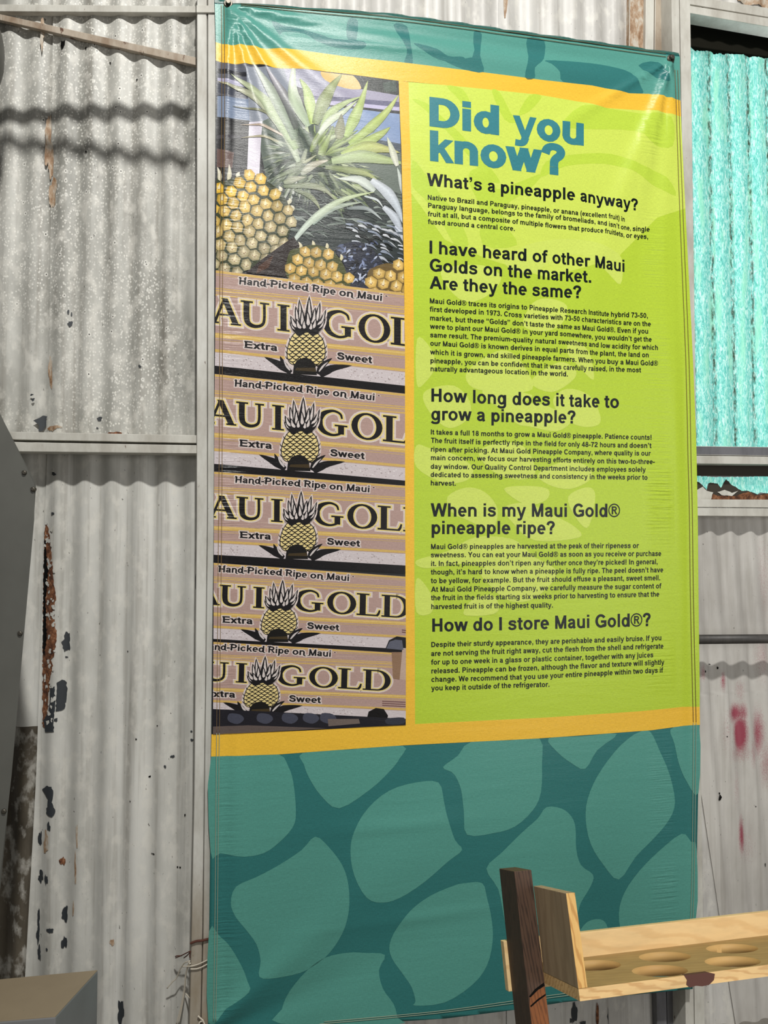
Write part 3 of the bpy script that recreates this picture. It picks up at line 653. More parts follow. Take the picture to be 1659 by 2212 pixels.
TXT = [
 ('title', 0, (900, 180), [
  ('Did |you', [(66, 272), (618, 342), (1082, 392)], 177),
  ('know?', [(70, 497), (968, 588)], 186)]),
 ('heading', 0, (900, 180), [('What\u2019s |a |pineapple |anyway?', [(62, 663), (448, 697), (530, 705), (1046, 752), (1420, 820)], (80, 74))]),
 ('body', 0, (900, 180), [
  ('Native to Brazil and |Paraguay, |pineapple, or |anana |(excellent |fruit) in', [(64, 752), (464, 789), (666, 806), (924, 832), (1047, 845), (1225, 866), (1330, 890)], 31),
  ('Paraguay language, |belongs to the family of |bromeliads, |and isn\u2019t |one, |single', [(66, 803), (474, 838), (936, 875), (1156, 902), (1302, 936), (1378, 947), (1493, 948)], 31),
  ('fruit at all, |but a composite of |multiple flowers that |produce |fruitlets, |or eyes,', [(67, 857), (280, 872), (658, 905), (1053, 945), (1201, 962), (1336, 990), (1484, 996)], 31),
  ('fused around a central core.', [(68, 906), (627, 949)], 31)]),
 ('heading', 0, (900, 500), [
  ('I have |heard |of |other |Maui', [(72, 145), (415, 170), (736, 195), (864, 203), (1133, 233), (1332, 262)], (81, 76)),
  ('Golds |on the |market.', [(76, 258), (421, 282), (768, 304), (1117, 333)], 80),
  ('Are |they |the |same?', [(80, 370), (293, 383), (546, 400), (736, 412), (1056, 432)], 80)]),
 ('body', 0, (900, 500), [
  ('Maui Gold\u00ae |traces its origins to |Pineapple |Research |Institute |hybrid |73-50,', [(78, 463), (328, 478), (719, 502), (915, 520), (1094, 535), (1237, 548), (1370, 551), (1478, 556)], 32),
  ('first developed in |1973. Cross |varieties with |73-50 |characteristics |are on the', [(80, 516), (442, 535), (685, 553), (944, 570), (1050, 580), (1318, 600), (1495, 610)], 32),
  ('market, but |these |\u201cGolds\u201d don\u2019t |taste the |same as |Maui Gold\u00ae. |Even if you', [(80, 572), (322, 585), (443, 590), (722, 607), (895, 620), (1054, 634), (1279, 648), (1479, 656)], 32),
  ('were to |plant our |Maui Gold\u00ae |in your yard |somewhere, |you wouldn\u2019t |get the', [(82, 625), (243, 634), (433, 641), (676, 655), (913, 670), (1136, 692), (1385, 703), (1499, 709)], 32),
  ('same result. |The premium-quality |natural |sweetness |and low |acidity for |which', [(82, 680), (343, 690), (757, 714), (903, 722), (1098, 738), (1245, 750), (1438, 757), (1539, 762)], 32),
  ('our Maui Gold\u00ae |is known |derives in |equal parts |from the |plant, |the land on', [(83, 733), (410, 748), (600, 757), (801, 768), (1015, 783), (1168, 795), (1285, 800), (1482, 808)], 32),
  ('which it is |grown, and |skilled |pineapple |farmers. |When you |buy a |Maui Gold\u00ae', [(84, 788), (300, 800), (535, 810), (674, 815), (871, 828), (1031, 838), (1215, 848), (1334, 853), (1537, 862)], 32),
  ('pineapple, |you can be |confident |that it was |carefully |raised, |in the most', [(84, 843), (305, 852), (535, 862), (731, 870), (935, 885), (1096, 893), (1228, 896), (1432, 904)], 32),
  ('naturally advantageous |location in the world.', [(85, 895), (565, 910), (967, 930)], 32)]),
 ('heading', 0, (900, 820), [
  ('How |long |does |it |take |to', [(86, 140), (354, 149), (610, 161), (885, 169), (973, 174), (1198, 180), (1296, 183)], 83),
  ('grow |a |pineapple?', [(90, 258), (383, 263), (473, 268), (1024, 281)], 81)]),
 ('body', 0, (900, 820), [
  ('It takes a |full 18 |months to |grow a |Maui Gold\u00ae |pineapple. |Patience counts!', [(89, 350), (280, 355), (412, 360), (626, 364), (770, 367), (998, 374), (1202, 378), (1500, 387)], 32),
  ('The fruit |itself is |perfectly |ripe in the |field for |only |48-72 |hours and |doesn\u2019t', [(92, 403), (270, 409), (425, 414), (610, 418), (817, 424), (968, 428), (1055, 430), (1170, 432), (1358, 436), (1497, 439)], 32),
  ('ripen after |picking. |At Maui |Gold |Pineapple |Company, |where |quality is our', [(90, 460), (306, 465), (477, 468), (638, 472), (742, 474), (943, 478), (1137, 482), (1260, 484), (1492, 488)], 32),
  ('main concern, |we focus our |harvesting |efforts |entirely on |this |two-to-three-', [(90, 514), (389, 518), (657, 524), (873, 528), (1001, 532), (1213, 536), (1288, 538), (1519, 542)], 32),
  ('day window. |Our Quality |Control |Department |includes |employees |solely', [(90, 570), (352, 573), (590, 577), (747, 580), (977, 584), (1151, 588), (1351, 590), (1462, 592)], 32),
  ('dedicated to |assessing |sweetness |and |consistency |in the |weeks prior to', [(90, 622), (350, 626), (564, 629), (785, 632), (866, 634), (1105, 636), (1221, 638), (1474, 642)], 32),
  ('harvest.', [(90, 676), (256, 678)], 32)]),
 ('heading', 0, (900, 820), [
  ('When |is |my |Maui |Gold\u00ae', [(93, 875), (424, 876), (544, 876), (732, 877), (998, 878), (1300, 879)], 84),
  ('pineapple |ripe?', [(92, 987), (635, 988), (894, 989)], 83)]),
 ('body', 0, (900, 1150), [
  ('Maui Gold\u00ae |pineapples are |harvested at the |peak of their |ripeness or', [(92, 107), (341, 106), (646, 104), (973, 102), (1208, 101), (1419, 100)], 33),
  ('sweetness. |You can eat |your |Maui Gold\u00ae |as soon as |you |receive or |purchase', [(92, 160), (332, 159), (576, 158), (677, 157), (918, 156), (1131, 154), (1207, 154), (1400, 152), (1562, 151)], 33),
  ('it. In fact, |pineapples don\u2019t |ripen any |further |once they\u2019re |picked! In |general,', [(92, 216), (290, 214), (634, 212), (831, 211), (971, 210), (1207, 207), (1401, 205), (1540, 203)], 33),
  ('though, it\u2019s |hard to |know when a |pineapple is |fully ripe. |The peel |doesn\u2019t have', [(93, 270), (330, 268), (488, 267), (759, 264), (1001, 262), (1184, 260), (1350, 258), (1575, 255)], 33),
  ('to be |yellow, for |example. |But the fruit |should |effuse a |pleasant, |sweet smell.', [(93, 325), (207, 325), (425, 322), (617, 320), (863, 317), (1003, 314), (1158, 312), (1338, 309), (1557, 306)], 33),
  ('At |Maui Gold |Pineapple |Company, |we |carefully |measure the |sugar content of', [(95, 381), (152, 380), (367, 378), (578, 375), (789, 372), (855, 371), (1030, 368), (1266, 363), (1562, 358)], 33),
  ('the fruit in the |fields starting |six |weeks |prior to |harvesting to |ensure that the', [(93, 435), (385, 431), (675, 427), (744, 426), (878, 424), (1028, 421), (1281, 416), (1550, 410)], 33),
  ('harvested |fruit is of the |highest quality.', [(93, 492), (305, 489), (571, 485), (875, 481)], 33)]),
 ('heading', 0, (900, 1150), [('How |do |I |store |Maui |Gold\u00ae?', [(94, 636), (360, 630), (523, 627), (584, 625), (880, 617), (1138, 609), (1502, 598)], 83)]),
 ('body', 0, (900, 1150), [
  ('Despite |their sturdy |appearance, |they are |perishable and |easily |bruise. |If you', [(92, 735), (260, 730), (505, 723), (760, 716), (927, 711), (1213, 702), (1335, 697), (1464, 693), (1565, 688)], 33),
  ('are not |serving the |fruit right |away, cut the |flesh |from the |shell and |refrigerate', [(92, 792), (248, 787), (481, 779), (681, 773), (948, 764), (1048, 760), (1218, 754), (1395, 747), (1577, 742)], 33),
  ('for up to |one |week in a |glass or |plastic |container, |together with |any juices', [(93, 847), (278, 842), (366, 838), (566, 833), (737, 827), (878, 822), (1076, 815), (1331, 805), (1512, 798)], 33),
  ('released. |Pineapple can be |frozen, |although the |flavor and |texture will |slightly', [(92, 903), (290, 897), (648, 887), (795, 880), (1045, 870), (1245, 860), (1455, 850), (1582, 845)], 33),
  ('change. |We recommend |that you |use your |entire |pineapple |within two |days if', [(93, 957), (269, 953), (595, 943), (771, 936), (948, 927), (1068, 921), (1262, 911), (1456, 900), (1574, 896)], 33),
  ('you keep it |outside of the |refrigerator.', [(93, 1012), (328, 1006), (616, 993), (849, 987)], 33)]),
]
for kind, _, org, lines in TXT:
    ink = Ink()
    for text, knots, cap in lines:
        cp = tuple(c / 2.9625 for c in cap) if isinstance(cap, tuple) else cap / 2.9625
        set_line(ink, text, px(org, 2.9625, knots), cp, TITLE if kind == 'title' else BLK, 16, cut=10, weight={'title': 27, 'heading': 6, 'body': 7}[kind])
    ink_obj({'title': 'title_lettering', 'heading': 'heading_lettering', 'body': 'body_lettering'}[kind], ink,
            label={'title': 'large blue-green title lettering', 'heading': 'bold black heading lettering', 'body': 'small black paragraph lettering'}[kind])

# ------------------------------------------------------------------ the printed photograph: crates of pineapples
PH = [(455, 120)] + [(466.5, 131), (489, 138), (560, 139), (590, 146), (640, 148), (740, 158), (859, 175)]
PHO = [(466.5, 131), (489, 138), (560, 139), (590, 146), (640, 148), (740, 158), (861, 175)] + PHR[1:] + [(652, 1578), (457, 1585)] + [p for p in LEFT[::-1] if 140 < p[1] < 1580]
ink = Ink()
CL = [(466.3, 131), (489, 138), (560, 139), (640, 148), (740, 158), (861, 175), (871, 560), (876, 1100), (876.5, 1566), (456.5, 1585), (462.5, 1120), (463.5, 560)]
CL = [(466.3, 133), (560, 140), (640, 148), (861, 175), (874, 760), (877, 1400), (876, 1566), (457, 1585), (463, 930)]
K5 = lambda pts: px((450, 90), 3.6867, pts)
C_ = lambda *c: lin(c)
ink.shape(PHO, C_(38, 39, 42), 6)
LAY = [8.0]
def put(pts, col, rounded=0):
    LAY[0] += .35; p = K5(pts)
    if rounded: p = smooth_path(p, 3, True)
    ink.shape(p, col, LAY[0], 10, CL)
def shade(c, k): return tuple(min(1, v * k) for v in c[:3]) + (1,)
def ribbon(pts, w, c0, c1, tf=K5, edge=.62, lay=None, n=5, prof=None):
    """a tapering leaf blade: three lanes shaded across, from base pts[0] to the tip"""
    if lay is None: LAY[0] += .35; lay = LAY[0]
    p = smooth_path(tf(pts), n); s = w / 3.6867 if tf is K5 else w; N = len(p) - 1
    rows = []
    for i, q in enumerate(p):
        a = p[max(i - 1, 0)]; b = p[min(i + 1, N)]; tx, ty = b[0] - a[0], b[1] - a[1]; l = math.hypot(tx, ty) or 1
        t = i / N; hw = s / 2 * ((.45 + 1.37 * t) if t < .35 else .93 * (1 - ((t - .35) / .65) ** 1.35)) + .15
        c = tuple(u + (v - u) * t for u, v in zip(c0[:3], c1[:3]))
        nx, ny = -ty / l, tx / l
        rows.append([(q[0] + nx * hw * k, q[1] + ny * hw * k, tuple(v * m for v in c)) for k, m in ((-1, edge), (-.25, 1.12), (.3, .92), (1, edge * 1.15))])
    for A, B in zip(rows, rows[1:]):
        for k in range(3):
            q = [A[k], A[k + 1], B[k + 1], B[k]]
            ink.piece([v[:2] for v in q], [v[2] for v in q], lay, 10, CL)
# backdrop shelves behind the fruit
put([(60, 130), (400, 200), (620, 215), (640, 480), (330, 480), (60, 420)], C_(92, 94, 104))
put([(60, 210), (420, 270), (420, 300), (60, 250)], C_(44, 45, 50))
put([(60, 285), (430, 345), (430, 382), (60, 322)], C_(168, 166, 190))
put([(60, 330), (440, 392), (440, 470), (60, 410)], C_(66, 70, 82))
put([(60, 430), (440, 470), (440, 640), (60, 600)], C_(122, 136, 160))
put([(60, 596), (340, 652), (320, 1070), (60, 1050)], C_(24, 24, 28))
put([(60, 745), (330, 745), (330, 765), (60, 775)], C_(58, 56, 62))
put([(60, 850), (205, 884), (190, 1010), (60, 1000)], C_(92, 68, 62))
put([(325, 640), (440, 640), (420, 800), (405, 1085), (308, 1060)], C_(216, 210, 222))
put([(300, 200), (640, 210), (700, 480), (520, 640), (330, 640)], C_(140, 146, 158))
put([(600, 205), (1060, 240), (1210, 380), (800, 390), (640, 330)], C_(160, 160, 178))
put([(900, 232), (1040, 238), (1130, 256), (1190, 310), (1214, 378), (1080, 370), (930, 310)], C_(214, 184, 120), 1)
put([(1130, 245), (1560, 300), (1560, 440), (1225, 385), (1195, 310)], C_(34, 40, 38))
put([(1390, 330), (1490, 310), (1500, 400), (1400, 400)], C_(60, 74, 66))
put([(780, 385), (1225, 380), (1560, 440), (1560, 492), (800, 430)], C_(150, 146, 168))
put([(780, 425), (1560, 488), (1560, 545), (800, 478)], C_(86, 84, 116))
put([(780, 455), (1560, 530), (1560, 560), (800, 490)], C_(182, 176, 206))
put([(780, 500), (1560, 585), (1560, 905), (1000, 760)], C_(128, 148, 184))
put([(1000, 720), (1560, 830), (1560, 930), (1000, 850)], C_(70, 80, 92))
# shaded mass of the crown
put([(430, 640), (640, 520), (900, 640), (1300, 800), (1545, 900), (1560, 1500), (1320, 1600), (760, 1600), (640, 1320), (470, 1140), (415, 860)], C_(98, 108, 100))
put([(560, 1160), (760, 1130), (1010, 1240), (1300, 1200), (1550, 1380), (1560, 1810), (1250, 1800), (1000, 1690), (640, 1740), (640, 1320)], C_(44, 52, 52))
# fine strands around the heart of the crown
for k in range(130):
    a = R(rnd.uniform(95, 262)); r0 = rnd.uniform(60, 170); r1 = r0 + rnd.uniform(120, 300); c = (790, 960)
    g = rnd.choice([(176, 184, 168), (122, 132, 112), (70, 82, 74), (150, 164, 140), (196, 200, 192), (92, 108, 84)])
    p0 = (c[0] + r0 * math.cos(a), c[1] - r0 * math.sin(a)); p1 = (c[0] + r1 * math.cos(a + .25) * .9, c[1] - r1 * math.sin(a + .25))
    if p1[0] < 415: continue
    ribbon([p0, ((p0[0] + p1[0]) / 2 + 12, (p0[1] + p1[1]) / 2 - 12), p1], rnd.uniform(14, 34), C_(*g), shade(C_(*g), .8), n=3)
for k in range(80):
    a = R(rnd.uniform(-70, 70)); r0 = rnd.uniform(80, 330); r1 = r0 + rnd.uniform(120, 320); c = (880, 1000)
    g = rnd.choice([(132, 148, 104), (96, 112, 84), (164, 178, 132), (66, 82, 70), (186, 196, 160)])
    p0 = (c[0] + r0 * math.cos(a), c[1] - r0 * math.sin(a)); p1 = (c[0] + r1 * math.cos(a), c[1] - r1 * math.sin(a) * .9)
    if p1[1] < 700: continue
    ribbon([p0, ((p0[0] + p1[0]) / 2, (p0[1] + p1[1]) / 2 - 14), p1], rnd.uniform(16, 36), C_(*g), shade(C_(*g), .75), n=3)
for k in range(90):
    x = rnd.uniform(640, 1500); y = rnd.uniform(1180, 1560); a = rnd.uniform(-.2, .7); l = rnd.uniform(60, 190)
    g = rnd.choice([(56, 66, 64), (80, 92, 86), (112, 124, 116), (34, 42, 42), (142, 152, 146)])
    ribbon([(x, y), (x + l * .5 * math.cos(a), y + l * .5 * math.sin(a) - 8), (x + l * math.cos(a), y + l * math.sin(a))], rnd.uniform(10, 22), C_(*g), shade(C_(*g), .7), n=3)
for k in range(110):
    a = R(rnd.uniform(-75, 245)); L_ = rnd.uniform(200, 430) * (.8 if math.sin(a) < 0 else 1); c = (800 + rnd.uniform(-60, 80), 930 + rnd.uniform(-70, 90))
    r0 = rnd.uniform(20, 110); p0 = (c[0] + r0 * math.cos(a), c[1] - r0 * math.sin(a)); p1 = (c[0] + L_ * math.cos(a + .12), c[1] - L_ * math.sin(a + .12))
    if p1[0] < 425 or p1[0] > 1480 or (p1[0] < 640 and p1[1] > 1150): continue
    if math.sin(a) < -.1: g = rnd.choice([(76, 90, 74), (104, 118, 92), (54, 66, 58), (136, 148, 120)])
    elif math.cos(a) > .1: g = rnd.choice([(132, 152, 88), (160, 178, 116), (104, 122, 84), (184, 196, 158), (84, 100, 74)])
    else: g = rnd.choice([(150, 164, 140), (176, 186, 166), (112, 126, 110), (84, 98, 88), (196, 202, 188)])
    ribbon([p0, ((p0[0] + p1[0]) / 2 + 10, (p0[1] + p1[1]) / 2 - 14), p1], rnd.uniform(36, 74), shade(C_(*g), .7), C_(*g), n=4, edge=.5)
LV = [([(720, 960), (560, 640), (330, 420), (70, 315)], 84, (178, 190, 166), (168, 166, 140)),
 ([(660, 760), (560, 640), (450, 560), (190, 515)], 40, (150, 162, 128), (120, 118, 96)),
 ([(620, 760), (480, 690), (400, 665), (255, 662)], 26, (196, 184, 170), (180, 160, 140)),
 ([(560, 800), (420, 756), (260, 766)], 22, (186, 184, 160), (170, 160, 130)),
 ([(700, 860), (520, 560), (400, 420), (178, 258)], 104, (160, 178, 138), (184, 192, 160)),
 ([(690, 780), (600, 560), (480, 360), (355, 165)], 112, (128, 144, 122), (212, 220, 208)),
 ([(700, 700), (620, 470), (540, 340), (460, 215)], 84, (96, 104, 96), (190, 186, 196)),
 ([(800, 680), (700, 500), (670, 350), (690, 120)], 110, (170, 186, 160), (204, 214, 190)),
 ([(830, 660), (810, 500), (780, 380), (728, 292)], 96, (178, 198, 120), (160, 180, 110)),
 ([(850, 660), (910, 500), (980, 370), (1066, 255)], 116, (118, 134, 84), (160, 168, 120)),
 ([(900, 700), (960, 580), (1080, 500), (1220, 440)], 70, (150, 172, 104), (176, 190, 140)),
 ([(880, 740), (960, 640), (1080, 560), (1190, 470)], 64, (206, 216, 196), (180, 192, 150)),
 ([(1090, 760), (1150, 640), (1210, 500), (1270, 312)], 100, (160, 184, 104), (176, 190, 120)),
 ([(1040, 780), (1050, 680), (1060, 578)], 92, (136, 140, 104), (112, 112, 88)),
 ([(1120, 820), (1290, 690), (1420, 560), (1514, 428)], 84, (156, 180, 92), (186, 196, 120)),
 ([(1110, 860), (1270, 800), (1380, 740), (1445, 690)], 84, (168, 190, 98), (164, 178, 104)),
 ([(1060, 910), (1240, 850), (1380, 860), (1520, 895)], 108, (166, 186, 104), (184, 180, 110)),
 ([(980, 960), (1200, 920), (1400, 950), (1570, 985)], 110, (176, 192, 150), (160, 176, 110)),
 ([(930, 1010), (1120, 1030), (1260, 1060), (1360, 1130)], 64, (120, 134, 96), (176, 184, 120)),
 ([(780, 860), (760, 960), (860, 910)], 44, (150, 160, 140), (190, 190, 160)),
 ([(740, 1060), (830, 990), (955, 955)], 70, (150, 156, 138), (204, 196, 178)),
 ([(600, 1130), (680, 1100), (775, 1082)], 60, (142, 152, 126), (180, 178, 158)),
 ([(600, 1160), (800, 1150), (930, 1190), (1005, 1270)], 54, (112, 124, 96), (164, 168, 140)),
 ([(680, 1180), (800, 1230), (860, 1290), (890, 1345)], 44, (104, 116, 90), (150, 156, 120)),
 ([(1010, 1180), (1040, 1210), (1090, 1240)], 40, (90, 104, 84), (120, 128, 100)),
 ([(1320, 1200), (1200, 1110), (1025, 1102)], 80, (190, 200, 190), (216, 222, 214)),
 ([(1560, 1260), (1530, 1120), (1500, 1010)], 50, (200, 206, 204), (190, 200, 190)),
 ([(1500, 1000), (1460, 880), (1420, 770)], 60, (214, 214, 200), (200, 206, 180)),
 ([(1295, 1110), (1420, 1210), (1500, 1330), (1545, 1460)], 96, (206, 212, 218), (180, 190, 200)),
 ([(1390, 1325), (1470, 1400), (1520, 1500), (1560, 1620)], 72, (200, 206, 214), (170, 180, 192)),
 ([(1480, 1480), (1530, 1540), (1570, 1640)], 50, (196, 204, 216), (190, 196, 206)),
 ([(1240, 1240), (1340, 1270), (1390, 1335)], 22, (190, 200, 200), (214, 220, 220)),
 ([(1100, 1340), (1260, 1340), (1380, 1430)], 40, (96, 108, 106), (186, 194, 194)),
 ([(830, 1460), (960, 1350), (1090, 1310), (1225, 1290)], 50, (152, 168, 158), (176, 186, 166)),
 ([(675, 1600), (800, 1450), (980, 1310), (1160, 1240), (1320, 1206)], 62, (196, 208, 202), (190, 204, 150))]
for p, wd, a, b in LV: ribbon(p, wd, C_(*a), C_(*b))
# glinting scales of the dark crown at lower right
for k in range(70):
    t = rnd.random(); x = 1080 + 440 * t + rnd.uniform(-20, 20); y = 1420 + 330 * rnd.random() + 60 * t
    l = rnd.uniform(40, 120); g = rnd.choice([(196, 202, 214), (150, 160, 178), (90, 100, 110), (30, 36, 36), (212, 216, 222), (22, 28, 26)])
    ribbon([(x, y), (x + l * .55, y + l * .12), (x + l, y + l * .5)], rnd.uniform(12, 26), C_(*g), shade(C_(*g), .6), n=3)
put([(1010, 1660), (1160, 1600), (1300, 1660), (1390, 1800), (1290, 1860), (1260, 1990), (1110, 1960), (1090, 1800)], C_(42, 46, 60), 1)
for k in range(80):
    x = rnd.uniform(1070, 1350); y = rnd.uniform(1610, 1930); a = rnd.uniform(0, 6.28); l = rnd.uniform(24, 60)
    g = rnd.choice([(136, 148, 182), (190, 198, 218), (84, 94, 124), (24, 26, 34), (110, 122, 150), (20, 22, 28)])
    ribbon([(x, y), (x + l * .5 * math.cos(a), y + l * .5 * math.sin(a) - 5), (x + l * math.cos(a), y + l * math.sin(a))], rnd.uniform(12, 24), C_(*g), C_(*g), n=2)
def inside(p, poly):
    r = False; n = len(poly)
    for i in range(n):
        a, b = poly[i], poly[(i + 1) % n]
        if (a[1] > p[1]) != (b[1] > p[1]) and p[0] < (b[0] - a[0]) * (p[1] - a[1]) / (b[1] - a[1]) + a[0]: r = not r
    return r
def fruit(outline, o, u, v, gap, tint, spikes=True):
    """a pineapple skin: eyes on the lattice o + i*u + j*v, each a shaded hexagon with a dry bract"""
    pl = smooth_path(outline, 4, True); LAY[0] += .35
    ink.shape(K5(pl), gap, LAY[0], 10, CL); LAY[0] += .5; l1 = LAY[0]; LAY[0] += 1; l2 = LAY[0]; LAY[0] += .4
    hexv = [(.42, .20), (.20, .47), (-.22, .42), (-.44, .14), (-.40, -.26), (-.12, -.46), (.26, -.40), (.45, -.12)]
    for i in range(-16, 17):
        for j in range(-16, 17):
            c = (o[0] + i * u[0] + j * v[0] + rnd.uniform(-6, 6), o[1] + i * u[1] + j * v[1] + rnd.uniform(-8, 8))
            if not inside(c, pl): continue
            t = tint(c); br = rnd.uniform(.80, 1.15)
            pts = [(c[0] + (u[0] * a + v[0] * b) * rnd.uniform(.84, 1.1), c[1] + (u[1] * a + v[1] * b) * rnd.uniform(.84, 1.1)) for a, b in ((.60, -.30), (.31, .31), (-.30, .60), (-.60, .30), (-.31, -.31), (.30, -.60))]
            inn = [(c[0] + (p[0] - c[0]) * .62, c[1] + (p[1] - c[1]) * .62) for p in pts]
            lit = [.66 + .42 * (.5 - .5 * math.sin(2 * math.pi * (k - 2.2) / 6)) for k in range(6)]
            for k in range(6):
                k2 = (k + 1) % 6
                rim = lambda q: shade(tuple(x * .8 + y * .2 for x, y in zip(t[0], gap)), br * lit[q] * .9)
                body_ = lambda q: shade(t[0], br * (.45 + .6 * lit[q]))
                ink.piece(K5([pts[k], pts[k2], inn[k2], inn[k]]), [rim(k), rim(k2), body_(k2), body_(k)], l1, 10, CL)
                ink.piece(K5([c, inn[k], inn[k2]]), [shade(t[1], br * 1.08), body_(k), body_(k2)], l1 + .1, 10, CL)
            s = math.hypot(*u) * .19
            ink.piece(K5([(c[0] - s * 1.1, c[1] + s * .1), (c[0] - s * .1, c[1] - s * .7), (c[0] + s, c[1] + s * .2), (c[0] + s * .2, c[1] + s)]), [shade(t[2], br), shade(t[1], br), shade(t[2], br * 1.1), shade(t[2], br * .6)], l2, 10, CL)
            if spikes:
                s *= 1.5; dx = rnd.uniform(-.3, .3) * s; ink.piece(K5([(c[0] - s * .45, c[1] + s * .3), (c[0] + s * .2 + dx, c[1] - s * 1.5), (c[0] + s * .4, c[1] + s * .35)]), shade(C_(228, 216, 178), br), l2 + .3, 10, CL)
def tl(c):
    t = min(max((c[1] - 1120 + (c[0] - 300) * .5) / 520, 0), 1)
    mixc = lambda a, b: tuple(p + (q - p) * t for p, q in zip(C_(*a), C_(*b)))
    return mixc((226, 182, 58), (176, 164, 126)), mixc((246, 222, 120), (228, 218, 190)), mixc((206, 150, 60), (150, 108, 66))
# spiny edge leaves and body of the large fruit at left
for p in ([(90, 1120), (90, 1060), (72, 1000)], [(160, 1110), (170, 1050), (165, 980)], [(240, 1090), (236, 1060), (250, 1040)], [(560, 1200), (575, 1180), (560, 1160)], [(630, 1300), (650, 1270), (640, 1255)], [(650, 1360), (672, 1330), (658, 1310)], [(660, 1450), (690, 1440), (680, 1420)]):
    ribbon(p, 40, C_(206, 200, 170), C_(226, 222, 206), n=3)
fruit([(30, 1150), (120, 1120), (230, 1080), (340, 1056), (450, 1105), (550, 1180), (630, 1290), (662, 1440), (615, 1600), (500, 1710), (370, 1800), (200, 1850), (30, 1850)],
      (270, 1230), (92, 30), (20, 95), C_(52, 60, 36), tl)
put([(300, 1840), (420, 1740), (560, 1640), (680, 1560), (730, 1640), (660, 1720), (645, 1880)], C_(42, 32, 30))
put([(400, 1790), (520, 1700), (480, 1800), (380, 1850)], C_(78, 52, 40))
ty = lambda c: (C_(206, 170, 92), C_(240, 214, 150), C_(150, 98, 50))
for p in ([(730, 1660), (735, 1630), (715, 1600)], [(840, 1640), (835, 1610), (828, 1590)], [(940, 1660), (945, 1630), (940, 1610)], [(1050, 1750), (1060, 1720), (1050, 1700)]):
    ribbon(p, 30, C_(206, 196, 150), C_(226, 220, 196), n=3)
fruit([(640, 1690), (720, 1650), (830, 1625), (940, 1650), (1040, 1730), (1095, 1840), (1120, 1960), (900, 1980), (635, 1900)], (800, 1760), (94, 16), (34, 88), C_(72, 76, 38), ty)
fruit([(1265, 1850), (1330, 1800), (1420, 1775), (1500, 1790), (1580, 1800), (1580, 2050), (1300, 2010)], (1350, 1850), (98, 16), (36, 90), C_(104, 84, 44), ty)

# --- cartons: box art laid out once in the frame of the topmost carton and carried to the others
REF = [(1412, 263), (1300, 795), (285, 665), (800, 268)]
K6 = lambda pts: px((450, 570), 3.6867, pts)
K7 = lambda pts: px((450, 1010), 3.5111, pts)
BOXES = [(K6, REF), (K6, [(1352, 1053), (1243, 1556), (245, 1450), (757, 1066)]), (K7, [(1250, 153), (1150, 600), (235, 530), (705, 183)]),
         (K7, [(1097, 828), (990, 1237), (105, 1170), (562, 855)]), (K7, [(953, 1402), (853, 1786), (-28, 1726), (435, 1434)])]
SER = {
 'A': (680, [dg(318, 700, 92, 0, 46), dg(322, 700, 585, 0, 128), bar(190, 225, 470, 262), bar(10, 0, 185, 30), bar(470, 0, 690, 30)]),
 'U': (710, [st([(160, 700), (160, 240), (215, 85), (360, 30), (510, 85), (572, 240), (572, 700)], [122, 122, 108, 78, 58, 48, 48]), bar(30, 668, 300, 700), bar(480, 668, 680, 700)]),
 'I': (340, [bar(108, 0, 232, 700), bar(36, 0, 304, 30), bar(36, 670, 304, 700)]),
 'G': (790, [st([(640, 500), (610, 610), (520, 675), (400, 690), (230, 610), (130, 460), (118, 350), (135, 230), (230, 85), (400, 15), (540, 40), (650, 110)], [26, 40, 46, 58, 100, 130, 136, 128, 98, 56, 46, 46]), bar(560, 60, 682, 300), bar(480, 276, 760, 306)]),
 'O': (780, [arc(390, 350, 352, 366, 226, 326, 0, 360, 24)]),
 'L': (580, [bar(110, 0, 232, 700), bar(40, 670, 312, 700), bar(40, 0, 520, 34), st([(500, 20), (535, 80), (560, 190)], [46, 40, 20])]),
 'D': (740, [bar(110, 0, 232, 700), bar(40, 670, 390, 700), bar(40, 0, 390, 32), arc(385, 350, 335, 350, 206, 318, -90, 90, 14)]),
}
FANCY = dict(GL)
def swash(ch, *more): FANCY[ch] = (GL[ch][0], GL[ch][1] + list(more))
swash('H', st([(20, 640), (70, 716), (180, 700)], [50, 60, 50]), st([(470, 560), (560, 740), (700, 716)], [40, 60, 50]))
swash('d', st([(478, 30), (560, -20), (680, -60)], [110, 70, 30])); swash('n', st([(478, 30), (540, -60), (690, -90)], [110, 80, 30]))
swash('R', st([(-60, 600), (60, 700), (300, 716)], [30, 70, 80])); swash('P', st([(-60, 600), (60, 700), (300, 716)], [30, 70, 80]))
swash('M', st([(-80, -40), (40, 0), (140, 60)], [30, 70, 80])); swash('p', st([(20, -260), (134, -200), (160, -100)], [40, 110, 110]))
swash('E', bar(30, 596, 120, 716), bar(30, 0, 120, 60)); swash('x', bar(0, 470, 200, 519), bar(360, 0, 560, 50))
MAUVE = C_(176, 148, 140); STR = C_(206, 172, 98); STR2 = C_(190, 160, 112); HALO = C_(214, 200, 194); HALO_Y = C_(224, 204, 132); INK = C_(24, 22, 24)
